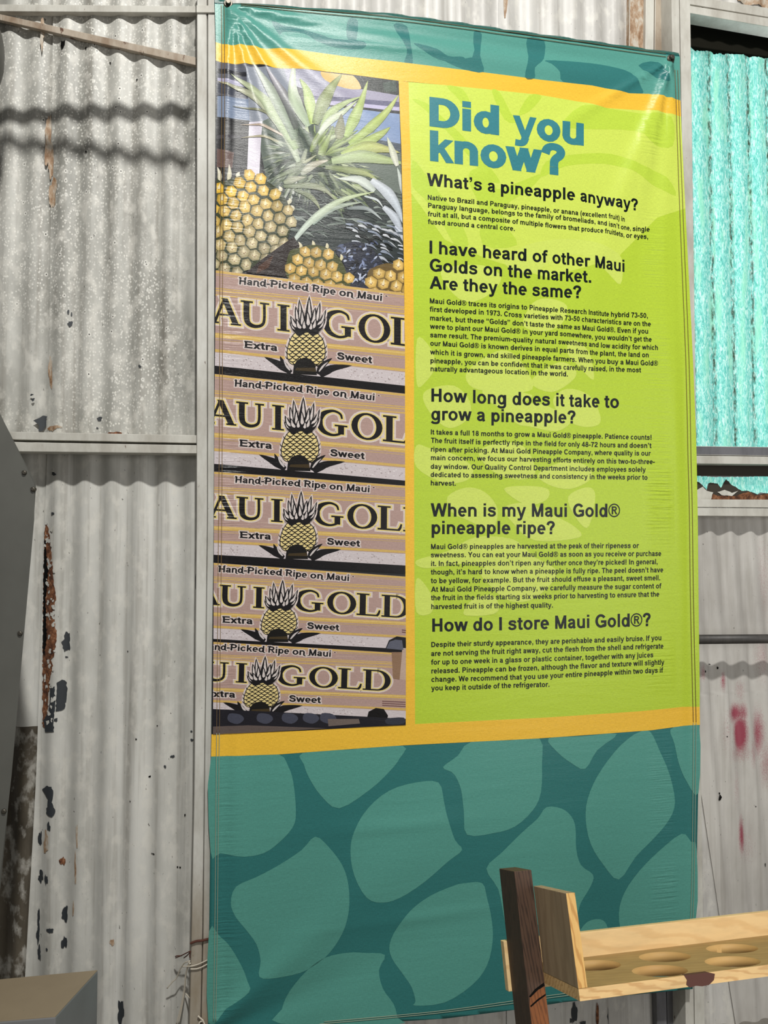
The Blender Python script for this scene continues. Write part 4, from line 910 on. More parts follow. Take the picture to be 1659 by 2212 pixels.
for tf, land in BOXES:
    Am = np.array([[a, b, 1] for a, b in REF]); sol = np.linalg.lstsq(Am, np.array(land, float), rcond=None)[0]
    tr = lambda pts, sol=sol, tf=tf: tf([tuple(np.array([a, b, 1]) @ sol) for a, b in pts])
    ref_scale = abs(tr([(1000, 500)])[0][0] - tr([(0, 500)])[0][0]) / 1000
    LAY[0] += .6; b0 = LAY[0]
    yt = lambda x: 50 + (x - 50) * .126
    yb = lambda x: 800 + (x - 50) * .1125
    X0, X1 = -160, 2500
    def band(a0, a1, th, col, lay):
        f = lambda x: a0 + (x - 50) * (a1 - a0) / 1510
        xs = [X0 + (X1 - X0) * k / 6 for k in range(7)]
        for p, q in zip(xs, xs[1:]):
            ink.piece(tr([(p, f(p)), (q, f(q)), (q, f(q) + th), (p, f(p) + th)]), col, lay, 10, CL)
    xs = [X0, 800, 1600, X1]
    for p, q in zip(xs, xs[1:]):
        ink.piece(tr([(p, yt(p)), (q, yt(q)), (q, yb(q)), (p, yb(p))]), MAUVE, b0, 10, CL)
        ink.piece(tr([(p, yb(p)), (q, yb(q)), (q, yb(q) + 75), (p, yb(p) + 75)]), C_(22, 20, 22), b0, 10, CL)
    band(52, 242, 20, STR, b0 + .2); band(84, 274, 6, STR2, b0 + .2)
    for k, th in ((190, 8), (206, 12), (226, 6), (240, 12)): band(k, k + 158, th, STR if th > 7 else STR2, b0 + .2)
    band(548, 700, 38, STR, b0 + .2); band(558, 710, 8, C_(222, 192, 120), b0 + .3); band(600, 752, 6, STR2, b0 + .2)
    band(678, 838, 22, STR, b0 + .2)
    band(704, 866, 106, C_(204, 194, 196), b0 + .25)
    for k in range(150):
        x = rnd.uniform(20, 1600); y = 712 + (x - 50) * .107 + rnd.uniform(4, 84); l = rnd.uniform(6, 20)
        ink.piece(tr([(x, y), (x + l, y + 5), (x + l * .4, y + 10)]), C_(*rnd.choice([(160, 146, 146), (228, 222, 222), (150, 134, 130)])), b0 + .35, 10, CL)
    for k in range(8):   # folds and fibres of the board
        x = rnd.uniform(0, 1500); y = yt(x) + rnd.uniform(20, 640)
        ink.piece(tr([(x, y), (x + 160, y + 19), (x + 160, y + 23), (x, y + 4)]), C_(196, 172, 158), b0 + .22, 10, CL)
    lay = b0 + .5; LQ = [0]
    crown = [(640, 480), (655, 390), (700, 330), (760, 262), (800, 245), (850, 290), (900, 320), (950, 350), (930, 420), (890, 500), (930, 560), (950, 660), (940, 760), (900, 810), (640, 810), (610, 740), (620, 620), (665, 560)]
    for (mm, lcol, ly) in ((78, HALO, lay), (42, HALO_Y, lay + .8), (9, INK, lay + 1.6)):
        for ch, xa, xb in (('A', 18, 254), ('U', 250, 492), ('I', 540, 656), ('G', 892, 1168), ('O', 1182, 1456), ('L', 1437, 1658), ('D', 1655, 1915)):
            base = lambda x: 480 + (x - 150) * .125
            adv, prim = SER[ch]; hgt = 200 + xa / 1500 * 15
            for pr in prim:
                for q in pr(mm):
                    pts = [(xa + a / adv * (xb - xa), base(xa + a / adv * (xb - xa)) - b / 700 * hgt) for a, b in q]
                    LQ[0] = (LQ[0] + 1) % 5; ink.piece(tr(pts), lcol, ly + LQ[0] * .12, 10, CL)
    lay += 2.0
    # fruit emblem: cream body, scalloped skin, black crown, side blades and the hand hole
    body = [(700, 548), (780, 540), (860, 556), (910, 610), (928, 690), (920, 760), (880, 810), (760, 815), (660, 800), (628, 740), (634, 660), (660, 590)]
    bo = smooth_path(body, 4, True)
    hb_ = [(778 + (a - 778) * 1.13, 680 + (b - 680) * 1.13) for a, b in bo]
    ink.shape(tr(hb_), HALO, lay + .4, 10, CL)
    ink.shape(tr(bo), C_(226, 206, 142), lay + .6, 10, CL)
    cx, cy = 778, 680
    def strk(pts, wd, ly, col=INK):
        for q in st(pts, wd, 3)(0): ink.piece(tr(q), col, ly, 10, CL)
    for i in range(-6, 7):
        for j in range(-6, 7):
            x = cx + (i - j) * 27; y = cy + (i + j) * 21
            if inside((x, y), bo): 
                strk([(x - 27, y - 6), (x - 20, y + 12), (x, y + 20), (x + 20, y + 12), (x + 27, y - 6)], [5, 8, 9, 8, 5], lay + .75)
    for a, b in zip(bo, bo[1:] + bo[:1]): strk([a, b], 7, lay + .8)
    tips = [(880, 552, 44), (690, 552, 44), (664, 512, 46), (908, 500, 46), (648, 468, 52), (930, 440, 50), (652, 416, 56), (936, 366, 44), (692, 338, 60), (888, 310, 58), (722, 284, 60), (802, 262, 72), (850, 350, 64), (742, 372, 66), (700, 440, 58), (856, 440, 58), (790, 380, 66), (760, 450, 60), (820, 470, 56)]
    base_ = lambda ex: (785 + (ex - 785) * .22, 552)
    for phase in (0, 1):
        for k, (ex, ey, wd) in enumerate(tips):
            b_ = base_(ex); mid = ((b_[0] + ex) / 2 + (ex - 785) * .14, (b_[1] + ey) / 2)
            if phase == 0:
                ribbon(tr([b_, mid, (ex + (ex - 785) * .06, ey - 16)]), (wd + 40) * ref_scale, HALO, HALO, tf=lambda q: q, edge=1, lay=lay + .5, n=3)
            else:
                ribbon(tr([b_, mid, (ex, ey)]), wd * ref_scale, INK, INK, tf=lambda q: q, edge=1, lay=lay + .9 + k * .08, n=3)
                sd = 6 if ex > 785 else -6
                if k not in (0, 1, 3): ribbon(tr([(b_[0] + (ex - b_[0]) * .34 + sd, b_[1] + (ey - b_[1]) * .34), (mid[0] + sd * .8, mid[1]), (b_[0] + (ex - b_[0]) * .9, b_[1] + (ey - b_[1]) * .9)]), wd * .44 * ref_scale, C_(214, 204, 200), C_(214, 204, 200), tf=lambda q: q, edge=1, lay=lay + .94 + k * .08, n=3)
    for k, (p, wd, cc) in enumerate([([(660, 868), (560, 800), (445, 742)], 66, INK), ([(640, 850), (600, 800), (570, 736)], 50, INK), ([(650, 850), (620, 810), (600, 770)], 18, C_(200, 192, 190)),
                        ([(870, 880), (910, 810), (985, 754)], 58, INK), ([(890, 896), (980, 836), (1142, 814)], 70, INK), ([(880, 860), (915, 815), (950, 785)], 16, C_(200, 192, 190))]):
        ribbon(tr(p), wd * ref_scale, cc, cc, tf=lambda q: q, edge=1, lay=lay + 2.6 + k * .08, n=4)
    ink.shape(tr([(672, 880), (680, 810), (710, 765), (762, 748), (815, 762), (850, 810), (864, 890)]), C_(24, 22, 20), lay + 3.2, 10, CL)
    ink.shape(tr([(700, 830), (850, 830), (858, 862), (690, 850)]), C_(66, 54, 34), lay + 3.4, 10, CL)
    # lettering on the board
    sc = ref_scale
    for mm, lcol, ly in ((100, HALO, lay + 3.6), (0, INK, lay + 7.5)):
        set_line(ink, 'Hand-|Picked |Ripe |on |Maui', tr([(240, 163), (490, 186), (822, 226), (1036, 258), (1180, 277), (1382, 303)]), 55 * sc, lcol, ly, e=mm, cut=10, slant=.06, clip=CL, weight=12, glyphs=FANCY)
        set_line(ink, 'Extra', tr([(285, 668), (552, 697)]), 55 * sc, lcol, ly, e=mm, cut=10, clip=CL, weight=14, glyphs=FANCY)
        set_line(ink, 'Sweet', tr([(1020, 762), (1302, 796)]), 55 * sc, lcol, ly, e=mm, cut=10, clip=CL, weight=14, glyphs=FANCY)
        set_line(ink, '\u2022', tr([(1396, 290), (1430, 294)]), 34 * sc, C_(70, 30, 30) if not mm else lcol, ly, e=mm * .5, cut=10, clip=CL)
    LAY[0] = lay + 10
# right-hand edge details of the lower cartons and the pallet under them
P7 = lambda pts, col, r=0: (LAY.__setitem__(0, LAY[0] + .35), ink.shape(smooth_path(K7(pts), 3, True) if r else K7(pts), col, LAY[0], 10, CL))
P7([(1345, 1370), (1370, 1310), (1430, 1280), (1500, 1290), (1500, 1370)], C_(24, 24, 28)); P7([(1350, 1372), (1375, 1320), (1420, 1305), (1470, 1310), (1480, 1385)], C_(92, 94, 108))
P7([(1470, 1385), (1500, 1370), (1500, 1620), (1450, 1600)], C_(188, 164, 148)); P7([(1390, 1400), (1470, 1400), (1450, 1610), (1400, 1600)], C_(142, 112, 88))
P7([(1200, 1905), (1215, 1850), (1270, 1822), (1330, 1830), (1362, 1880), (1350, 1930)], C_(18, 16, 18))
for y in (1768, 1784, 1800): P7([(1318, y), (1495, y + 8), (1495, y + 15), (1318, y + 7)], C_(110, 78, 74))
for y in (1228, 1244): P7([(1468, y), (1500, y + 4), (1500, y + 12), (1468, y + 8)], C_(110, 78, 74))
P7([(0, 1824), (500, 1850), (1500, 1905), (1500, 2000), (0, 2060)], C_(32, 31, 38))
for x in (160, 380, 570, 730, 860): P7([(x, 1862), (x + 80, 1868), (x + 110, 1905), (x + 60, 1940), (x - 10, 1915)], C_(70, 72, 86), 1)
P7([(905, 1905), (1140, 1905), (1150, 1940), (910, 1960)], C_(110, 98, 92)); P7([(0, 1960), (300, 1950), (900, 1975), (0, 2030)], C_(96, 84, 80))
P7([(1350, 1905), (1480, 1895), (1480, 1940), (1360, 1945)], C_(54, 56, 66), 1)
ink_obj('photo_print', ink, lz=8e-6, label='printed photograph of pineapples above stacked cartons')

# ------------------------------------------------------------------ stitching, hem, grommets, bolts
def thread(name, lines, m):
    bm = bmesh.new()
    for ln, wd in lines:
        p = smooth_path(ln, 14); P = np.array(p); V = surf(P[:, 0], P[:, 1], np.full(len(P), .0022))
        tube(bm, [tuple(v) for v in V], wd, 5)
    return bm_obj(name, bm, m, banner, True)
for seam_line, m_ in (
    (((478, 12), (479, 110), (478.5, 300), (475, 560), (474, 930), (472, 1120), (470, 1380), (468, 1580)), 'thread'),
    (((484, 12), (485, 110), (485, 300), (481, 560), (480, 930), (479, 1120), (476, 1380), (474, 1580)), 'thread'),
    (((468, 1582), (466, 1800), (464, 2000), (461, 2205)), 'thread_pale'), (((474, 1582), (471.5, 1800), (469.5, 2000), (466, 2205)), 'thread_pale'),
    (((700, 2208), (840, 2194), (960, 2181), (1110, 2160), (1220, 2145), (1490, 2114)), 'thread_pale'), (((690, 2213), (840, 2198), (960, 2185), (1110, 2165), (1220, 2150), (1490, 2119)), 'thread_pale'),
    (((1498, 1562), (1497, 1700), (1494, 1900), (1490, 2010), (1486, 2110)), 'thread_pale'), (((1504, 1562), (1502, 1700), (1499, 1900), (1495, 2010), (1491, 2110)), 'thread_pale'),
    (((1459, 150), (1464, 330), (1471.5, 560), (1479.5, 800), (1484, 981), (1488, 1116), (1491.5, 1300), (1497, 1510), (1498, 1560)), 'thread'),
    (((1465.5, 150), (1471, 330), (1478, 560), (1486, 800), (1490, 981), (1494, 1116), (1497.5, 1300), (1503, 1510), (1504, 1560)), 'thread'),
    (((520, 8), (640, 17), (830, 34), (1000, 57), (1090, 69), (1280, 93), (1440, 114)), 'thread'), (((520, 13), (640, 23), (830, 41), (1000, 63), (1090, 76), (1280, 100), (1440, 121)), 'thread')):
    thread('stitching', [(seam_line, .0009)], M[m_])
ink = Ink(); ink.shape(TOP + [(1471, 117), (1280, 93), (1090, 69), (1000, 56), (830, 33), (640, 17), (500, 8), (464, 6)], lin((38, 92, 84)), 14)
ink_obj('top_hem', ink, label='dark green folded top hem')
bolts = []
for k, (bx_, by_, lab) in enumerate(((493, 8, 'dark bolt and washer pinning the top left banner corner'), (1450, 126, 'dark bolt and washer pinning the top right banner corner'))):
    c = Vector(surf([bx_], [by_], [0.0])[0]); 
    bm = bmesh.new()
    for a in range(24): pass
    ro, ri = .0125, .0075
    ang = [2 * math.pi * a / 24 for a in range(24)]
    prof = [(ri, .0), (ri, .0025), (ro * .8, .0032), (ro, .0012), (ro, 0)]
    rings = [[bm.verts.new(c + Vector((r_ * math.cos(a), -(d_ + .0012), r_ * math.sin(a)))) for a in ang] for r_, d_ in prof]
    for q in range(4):
        for a in range(24): bm.faces.new((rings[q][a], rings[q][(a + 1) % 24], rings[q + 1][(a + 1) % 24], rings[q + 1][a]))
    bm_obj('grommet', bm, M['brass'], banner, True)
    cw = B0 + BX * c.x + BN * (-c.y) + Vector((0, 0, c.z))
    e = empty('bolt', cw, (0, 0, AZ)); tag(e, lab, 'bolt', 'bolts holding the banner')
    bm = bmesh.new(); n = 20
    tube(bm, [(0, -.004, 0), (0, -.0065, 0)], .0105, 20); bm_obj('washer', bm, M['zinc'], e)
    bm = bmesh.new(); tube(bm, [(0, .06, 0), (0, -.0065, 0)], .004, 10); tube(bm, [(0, -.0065, 0), (0, -.013, 0), (0, -.0142, 0)], [.0075, .0075, .0062], 6)
    bm_obj('bolt_head', bm, M['zinc'], e)

# ------------------------------------------------------------------ walls
D = 2.2; LAM = .0755; AMP = .0062
XL = lambda p: (p - 829.5) / F * D
XC = XL(125); XCOR = XL(446)
corrL = lambda X: AMP * math.cos(2 * math.pi * (X - XC) / LAM)
def wl(px_, py_, off=0):
    q = hit(px_, py_, (0, D, 0), Vector((0, -1, 0)))
    return Vector((q.x, D - corrL(q.x) - off, q.z))
WA = R(13.5); WX = Vector((math.cos(WA), math.sin(WA), 0)); WN = Vector((math.sin(WA), -math.cos(WA), 0))
W0 = Vector((XCOR, 2.175, 0))
def sr(px_, py_):
    q = hit(px_, py_, W0, WN); return (q - W0).dot(WX), q.z
zrail = sr(1580, 1112)[1]
def corrR(s, z):
    sh = max(zrail - z, 0)
    return AMP * math.cos(2 * math.pi * (s - S0 - .085 * sh) / LAM)
S0 = sr(1570, 1040)[0]
def wr(px_, py_, off=0, flat=False):
    s, z = sr(px_, py_); return W0 + WX * s + WN * ((0 if flat else corrR(s, z)) + off) + Vector((0, 0, z))
def sheet(bm, fn, u0, u1, z0, z1, nz, mi, du=LAM / 14):
    """corrugated sheet: u0/u1 may depend on z"""
    n = max(2, int((u1(z0) - u0(z0)) / du)); rows = []
    for j in range(nz + 1):
        z = z0 + (z1 - z0) * j / nz; a, b = u0(z), u1(z)
        rows.append([bm.verts.new(fn(a + (b - a) * i / n, z)) for i in range(n + 1)])
    for j in range(nz):
        for i in range(n):
            f = bm.faces.new((rows[j][i], rows[j][i + 1], rows[j + 1][i + 1], rows[j + 1][i])); f.smooth = True; f.material_index = mi
def blot(cx, cy, rx, ry, seed, n=22, rough=.35):
    r_ = random.Random(seed); k = [r_.uniform(0, 6.28) for _ in range(4)]
    out = []
    for i in range(n):
        a = 2 * math.pi * i / n
        m = 1 + rough * (.5 * math.sin(2 * a + k[0]) + .35 * math.sin(3 * a + k[1]) + .3 * math.sin(5 * a + k[2])) + r_.uniform(-rough, rough) * .35
        out.append((cx + rx * m * math.cos(a), cy + ry * m * math.sin(a)))
    return out
def wear(bm, poly, fn, mi, off=.0006, c=4):
    for t in tri(poly):
        for q in cells([p[:2] for p in t], c):
            if abs(area2(q)) < .02: continue
            if area2(q) > 0: q = q[::-1]
            f = bm.faces.new([bm.verts.new(fn(p[0], p[1], off)) for p in q]); f.material_index = mi; f.smooth = True
def ragged(poly, seed, amp=2.2, stepn=5):
    r_ = random.Random(seed); out = []
    for a, b in zip(poly, poly[1:] + poly[:1]):
        l = math.hypot(b[0] - a[0], b[1] - a[1]); n = max(1, int(l / stepn))
        for i in range(n):
            t = i / n; out.append((a[0] + (b[0] - a[0]) * t + (r_.uniform(-amp, amp) if i else 0), a[1] + (b[1] - a[1]) * t + (r_.uniform(-amp, amp) if i else 0)))
    return out
ZR = wl(220, 952).z
fnL = lambda o: (lambda x, z: Vector((x, D - corrL(x) - o, z)))
fnLs = lambda o: (lambda x, z: Vector((x, D - corrL(x + .012) * .8 - o, z)))
# seam of the left sheets, slightly out of plumb
sz = [wl(90, y).z for y in (-80, 900, 1120, 1680, 2212, 2400)]; sx = [XL(p) for p in (90, 98, 95, 88, 73, 70)]
seam = lambda z: float(np.interp(-z, [-v for v in sz], sx))
M['shade_strip'] = wall_mat('shade_painted_sheet', (44, 38, 30), (112, 104, 90), 0, .7)  # shadow on the strip beside the hood, painted as a darker sheet
bm = bmesh.new()
sheet(bm, fnL(.0016), seam, lambda z: XCOR, ZR, 3.5, 30, 0)
sheet(bm, fnLs(-.004), lambda z: -1.75, lambda z: seam(z) + .03, ZR, 3.5, 10, 0)
sheet(bm, fnL(.0016), seam, lambda z: XCOR, 0, ZR, 30, 1)
z_shade = wl(60, 1570).z
sheet(bm, fnLs(-.004), lambda z: -1.75, lambda z: seam(z) + .03, z_shade, ZR, 10, 1)
sheet(bm, fnLs(-.004), lambda z: -1.75, lambda z: seam(z) + .03, 0, z_shade, 10, 6)
L1 = lambda pts: px((0, 0), 2.0, pts)
L3 = lambda pts: px((0, 560), 2.9625, pts)
L4 = lambda pts: px((0, 1120), 2.9625, pts)
L5 = lambda pts: px((0, 1660), 2.9625, pts)
OL = .0034
for tf, lst in ((L1, [(275, 198, 13, 14, 5), (188, 150, 9, 60, 3), (212, 640, 15, 130, 3), (228, 830, 18, 60, 3), (375, 660, 4, 5, 5), (476, 272, 4, 4, 5), (592, 345, 4, 4, 5), (372, 210, 4, 5, 5)]),
                (L3, [(450, 415, 15, 16, 4), (213, 872, 10, 6, 4), (221, 903, 9, 10, 4), (635, 1020, 17, 12, 4), (622, 1080, 6, 6, 4), (735, 1118, 40, 12, 2), (350, 1078, 46, 12, 3), (322, 720, 13, 100, 3), (330, 1085, 20, 18, 3), (350, 1375, 15, 11, 4), (342, 1628, 10, 10, 4), (900, 690, 7, 10, 4), (440, 340, 5, 16, 4), (458, 352, 4, 14, 4)]),
                (L4, [(425, 790, 26, 52, 4), (425, 887, 7, 6, 4), (365, 1285, 13, 9, 4), (818, 850, 4, 4, 5), (878, 1407, 5, 5, 5), (1105, 1523, 11, 10, 4), (1010, 1323, 5, 4, 5), (1233, 1412, 8, 9, 4), (1230, 1357, 6, 6, 4), (1062, 1583, 7, 9, 4), (310, 1060, 16, 40, 2), (300, 1200, 14, 60, 2), (1262, 240, 5, 50, 2), (1258, 400, 4, 50, 5)]),
                (L5, [(320, 365, 13, 24, 4), (400, 595, 15, 28, 2), (262, 690, 19, 36, 4), (302, 705, 11, 33, 4), (415, 935, 23, 42, 4), (330, 1027, 19, 17, 4), (410, 1118, 19, 38, 4), (308, 1148, 6, 11, 4), (772, 1560, 23, 70, 4), (245, 960, 9, 56, 4), (242, 1060, 11, 56, 4), (250, 1180, 13, 40, 4), (255, 450, 11, 50, 4), (838, 205, 4, 4, 5), (1135, 632, 6, 5, 5), (1153, 632, 6, 6, 5), (980, 545, 13, 4, 5), (957, 53, 7, 7, 5), (300, 470, 20, 60, 3), (1188, 292, 5, 8, 5), (720, 1110, 12, 22, 3), (490, 640, 7, 90, 3), (475, 890, 6, 45, 3), (500, 420, 8, 60, 3)])):
    for k, (x, y, rx, ry, mi) in enumerate(lst):
        wear(bm, blot(*tf([(x, y)])[0], rx / (2 if tf is L1 else 2.9625), ry / (2 if tf is L1 else 2.9625), int(x * 7 + y), 26, .4 if rx > 6 else .2), wl, mi, OL + (.0004 if mi != 3 else 0))
for tf, pts, mi, o in ((L3, [(222, 1038), (250, 1020), (280, 1000), (300, 1005), (295, 1050), (275, 1096), (250, 1100), (252, 1062)], 4, .0006),
                 (L4, [(288, 20), (310, 60), (328, 180), (345, 320), (352, 420), (368, 500), (352, 600), (372, 740), (355, 880), (330, 900), (350, 940), (330, 1010), (318, 1100), (300, 1200), (285, 1340), (270, 1330), (272, 900), (276, 400), (283, 100)], 2, .0004),
                 (L4, [(285, 80), (300, 300), (310, 330), (290, 520), (300, 760), (282, 880), (272, 860), (276, 380)], 5, .0008),
                 (L4, [(370, 1050), (400, 1030), (427, 1050), (425, 1150), (410, 1220), (365, 1230)], 4, .0006),
                 (L4, [(330, 1085), (360, 1070), (362, 1200), (350, 1280), (355, 1360), (290, 1365), (275, 1290), (320, 1230)], 4, .0008),
                 (L5, [(268, 135), (310, 105), (340, 110), (350, 160), (340, 210), (362, 270), (340, 305), (300, 280), (315, 190), (290, 160)], 4, .0006)):
    wear(bm, ragged(tf(pts), 3, 1.6, 4), wl, mi, OL + o)
# lifted, curled paint along the rusted seam
for k in range(60):
    y = rnd.uniform(1130, 1560); x = 97 + rnd.uniform(0, 24); r_ = rnd.uniform(1.2, 4)
    wear(bm, blot(x, y, r_, r_ * 1.5, k, 9, .5), wl, 1, OL + .0016)
wall_left = bm_obj('wall_left', bm, [M['wall_up'], M['wall_low'], M['rust'], M['stain'], M['chip'], M['hole'], M['shade_strip']])
tag(wall_left, kind='structure')

# right wall: sheets behind the banner, window of turquoise fibreglass, lower sheets with red overspray
fnR = lambda o: (lambda s, z: W0 + WX * s + WN * (corrR(s, z) + o) + Vector((0, 0, z)))
s_post = sr(1468, 600)[0]; s_end = sr(1900, 1100)[0]
z_top0 = sr(1580, 20)[1]; z_sill = sr(1580, 985)[1]
bm = bmesh.new()
s_cut = sr(1078, 40)[0]
sheet(bm, fnR(0), lambda z: 0, lambda z: s_cut + .03, 0, 3.6, 12, 0)
sheet(bm, fnR(.003), lambda z: s_cut, lambda z: s_post, 0, 3.6, 12, 0)
sheet(bm, fnR(0), lambda z: s_post, lambda z: s_end, sr(1580, 14)[1], 3.6, 2, 0)
# lower right: a loose overlapping sheet whose left edge leans
ps = [(1504, 1500), (1513, 1690), (1540, 1880), (1573, 2130), (1590, 2240)]
pz = [sr(*p)[1] for p in ps]; pp = [sr(*p)[0] for p in ps]
edge = lambda z: float(np.interp(-z, [-v for v in pz], pp)) if z < pz[0] else pp[0] - .02
sheet(bm, fnR(-.003), lambda z: s_post, lambda z: edge(z) + .04, 0, zrail, 20, 0)
sheet(bm, fnR(.002), lambda z: edge(z), lambda z: s_end, 0, zrail, 240, 1, LAM / 18)
R7 = lambda pts: px((1380, 1300), 3.688, pts)
R2 = lambda pts: px((960, 1560), 2.8603, pts)
for tf, lst, sc_ in ((R7, [(645, 1560, 17, 20, 4), (690, 1068, 4, 4, 4), (915, 1622, 4, 4, 4), (995, 2088, 5, 14, 4), (640, 1525, 8, 8, 4), (520, 552, 5, 8, 4), (565, 498, 8, 4, 4), (620, 525, 4, 12, 4)], 3.688),
                (R2, [(797, 1790, 14, 70, 3), (770, 1846, 17, 15, 3), (852, 1850, 20, 14, 3), (1025, 1795, 25, 62, 3), (905, 1800, 10, 80, 2), (940, 1810, 6, 90, 2), (880, 1790, 5, 60, 4), (1600, 1775, 5, 5, 4)], 2.8603)):
    for x, y, rx, ry, mi in lst:
        wear(bm, blot(*tf([(x, y)])[0], rx / sc_, ry / sc_, int(x + y), 24, .3), wr, mi, .0045)
for x, y, rx, ry in ((1090, 10, 4, 30),):
    wear(bm, blot(x, y, rx, ry, x, 24, .3), wr, 5, .0042)
for p, o in (([(1580, -10), (1620, -10), (1670, 0), (1670, 22), (1640, 14), (1590, 6)], .004),):
    wear(bm, ragged(p, 2, 1.5, 5), wr, 5, o)
bmesh.ops.recalc_face_normals(bm, faces=bm.faces[:])
wall_right = bm_obj('wall_right', bm, [M['wall_right'], M['spray'], M['rust'], M['chip'], M['hole'], M['stain']])
tag(wall_right, kind='structure')
SPR = [(1599, 1585, 13, 42, 1.0), (1590, 1541, 17, 22, .75), (1603, 1540, 9, 24, .6), (1638, 1585, 13, 52, .62), (1598, 1625, 26, 26, .35), (1559, 1470, 5, 22, .6), (1516, 1452, 6, 20, .45), (1600, 1803, 8, 40, .72), (1625, 1625, 8, 40, .35), (1645, 1420, 20, 60, .30), (1655, 1650, 16, 60, .35), (1590, 1700, 10, 50, .25), (1568, 1580, 14, 60, .22), (1612, 1830, 22, 50, .22), (1650, 1250, 20, 120, .22), (1597, 1490, 10, 25, .3)]
me = wall_right.data; at = me.attributes.new('spray', 'FLOAT', 'POINT'); vals = np.zeros(len(me.vertices))
co = np.empty(len(me.vertices) * 3); me.vertices.foreach_get('co', co); co = co.reshape(-1, 3)
sv = (co - np.array(W0)) @ np.array(WX)
for x, y, rx, ry, k in SPR:
    s0, z0 = sr(x, y); ws = abs(sr(x + rx, y)[0] - s0); wz = abs(sr(x, y + ry)[1] - z0)
    vals = np.maximum(vals, k * np.exp(-((sv - s0) / ws) ** 2 - ((co[:, 2] - z0) / wz) ** 2) + .0)
at.data.foreach_set('value', vals)

def fibre_sheet(name, top, bottom, s0, s1, off):
    """corrugated translucent sheet with ragged top and bottom edges given as functions of s"""
    bm = bmesh.new(); n = int((s1 - s0) / (LAM / 16)); nz = 24; va = []
    rows = []
    for j in range(nz + 1):
        r_ = []
        for i in range(n + 1):
            s = s0 + (s1 - s0) * i / n; t, b = top(s), bottom(s); z = b + (t - b) * j / nz
            c = math.cos(2 * math.pi * (s - S0 - .01) / (LAM * 1.0))
            r_.append(bm.verts.new(W0 + WX * s + WN * (off + .0032 * c) + Vector((0, 0, z)))); va.append(max(0, -c) ** 2)
        rows.append(r_)
    for j in range(nz):
        for i in range(n):
            f = bm.faces.new((rows[j][i], rows[j][i + 1], rows[j + 1][i + 1], rows[j + 1][i])); f.smooth = True
    me = bpy.data.meshes.new(name); bm.to_mesh(me); bm.free()
    a = me.attributes.new('valley', 'FLOAT', 'POINT'); a.data.foreach_set('value', va)
    o = link(name, me, M['fibre']); return tag(o, kind='structure')
te = [(1470, 70), (1483, 80), (1492, 86), (1498, 96), (1506, 106), (1520, 107), (1534, 104), (1541, 106), (1546, 112), (1570, 113), (1577, 108), (1590, 114), (1612, 112), (1625, 118), (1659, 120), (1900, 140)]
ts = [sr(*p)[0] for p in te]; tz = [sr(*p)[1] for p in te]
fibre_sheet('window_1', lambda s: float(np.interp(s, ts, tz)) + rnd.uniform(-.002, .002), lambda s: z_sill, sr(1466, 600)[0], s_end, -.012)
R6 = lambda pts: px((1380, 800), 4.4229, pts)
bm = bmesh.new()
torn = R6([(500, 950), (605, 950), (612, 1010), (845, 1018), (1234, 1008), (1700, 1000), (1700, 1160), (1234, 1172), (1180, 1165), (1150, 1185), (1100, 1160), (1065, 1150), (1040, 1165), (1000, 1150), (960, 1130), (900, 1090), (850, 1035), (845, 1120), (800, 1120), (770, 1080), (700, 1070), (680, 1080), (665, 1145), (620, 1090), (545, 1040), (500, 1030)])
wear(bm, ragged(torn, 5, .8, 3), lambda a, b, o: wr(a, b, o, True), 0, -.010, 8)
torn_o = tag(bm_obj('window_2', bm, [M['fibre']]), kind='structure')
bm = bmesh.new()
flatw = lambda a, b, o: wr(a, b, o, True)
wear(bm, [(1440, 996), (1800, 996), (1800, 1030), (1440, 1027)], flatw, 1, -.006, 12)        # dark colour for the strip that wood behind it shades
wear(bm, ragged(R6([(500, 1040), (545, 1040), (620, 1090), (665, 1145), (680, 1080), (700, 1070), (770, 1080), (800, 1120), (850, 1035), (900, 1090), (1000, 1150), (1065, 1150), (1150, 1185), (1234, 1172), (1700, 1160), (1700, 1270), (500, 1270)]), 9, .8, 4), flatw, 1, -.0085, 8)  # dark sheet painted in for the shade inside the torn holes
wear(bm, ragged(R6([(690, 1240), (720, 1180), (760, 1195), (860, 1205), (880, 1175), (900, 1200), (950, 1195), (1010, 1170), (1060, 1160), (1130, 1195), (1234, 1180), (1700, 1180), (1700, 1270), (690, 1270)]), 4, 1.0, 4), flatw, 0, -.006, 8)
wear(bm, ragged(R6([(540, 1160), (620, 1110), (660, 1150), (720, 1165), (690, 1270), (530, 1270)]), 7, .8, 5), flatw, 2, -.005, 8)
wear(bm, ragged(R6([(760, 1160), (830, 1140), (900, 1170), (960, 1150), (900, 1200), (800, 1190)]), 8, .8, 5), flatw, 2, -.0055, 8)
tag(bm_obj('trim_1', bm, [M['rust'], mat('dark_shade_sheet', (58, 52, 44), .9)[0], M['trim']]), kind='structure')
# dark backing added for the shade in the recess above the window sheet
bm = bmesh.new()
P = [flatw(1440, -60, -.10), flatw(1950, -60, -.10), flatw(1950, 118, -.10), flatw(1440, 118, -.10)]
bm_box(bm, [P[3], P[2], P[2] - WN * .03, P[3] - WN * .03, P[0], P[1], P[1] - WN * .03, P[0] - WN * .03])
P = [flatw(1440, 40, -.02), flatw(1950, 95, -.02), flatw(1950, 20, -.10), flatw(1440, -20, -.10)]
tag(bm_obj('added_recess_shade', bm, mat('dark_recess_shade', (26, 24, 18), .95, 0, .1)[0]), kind='structure')

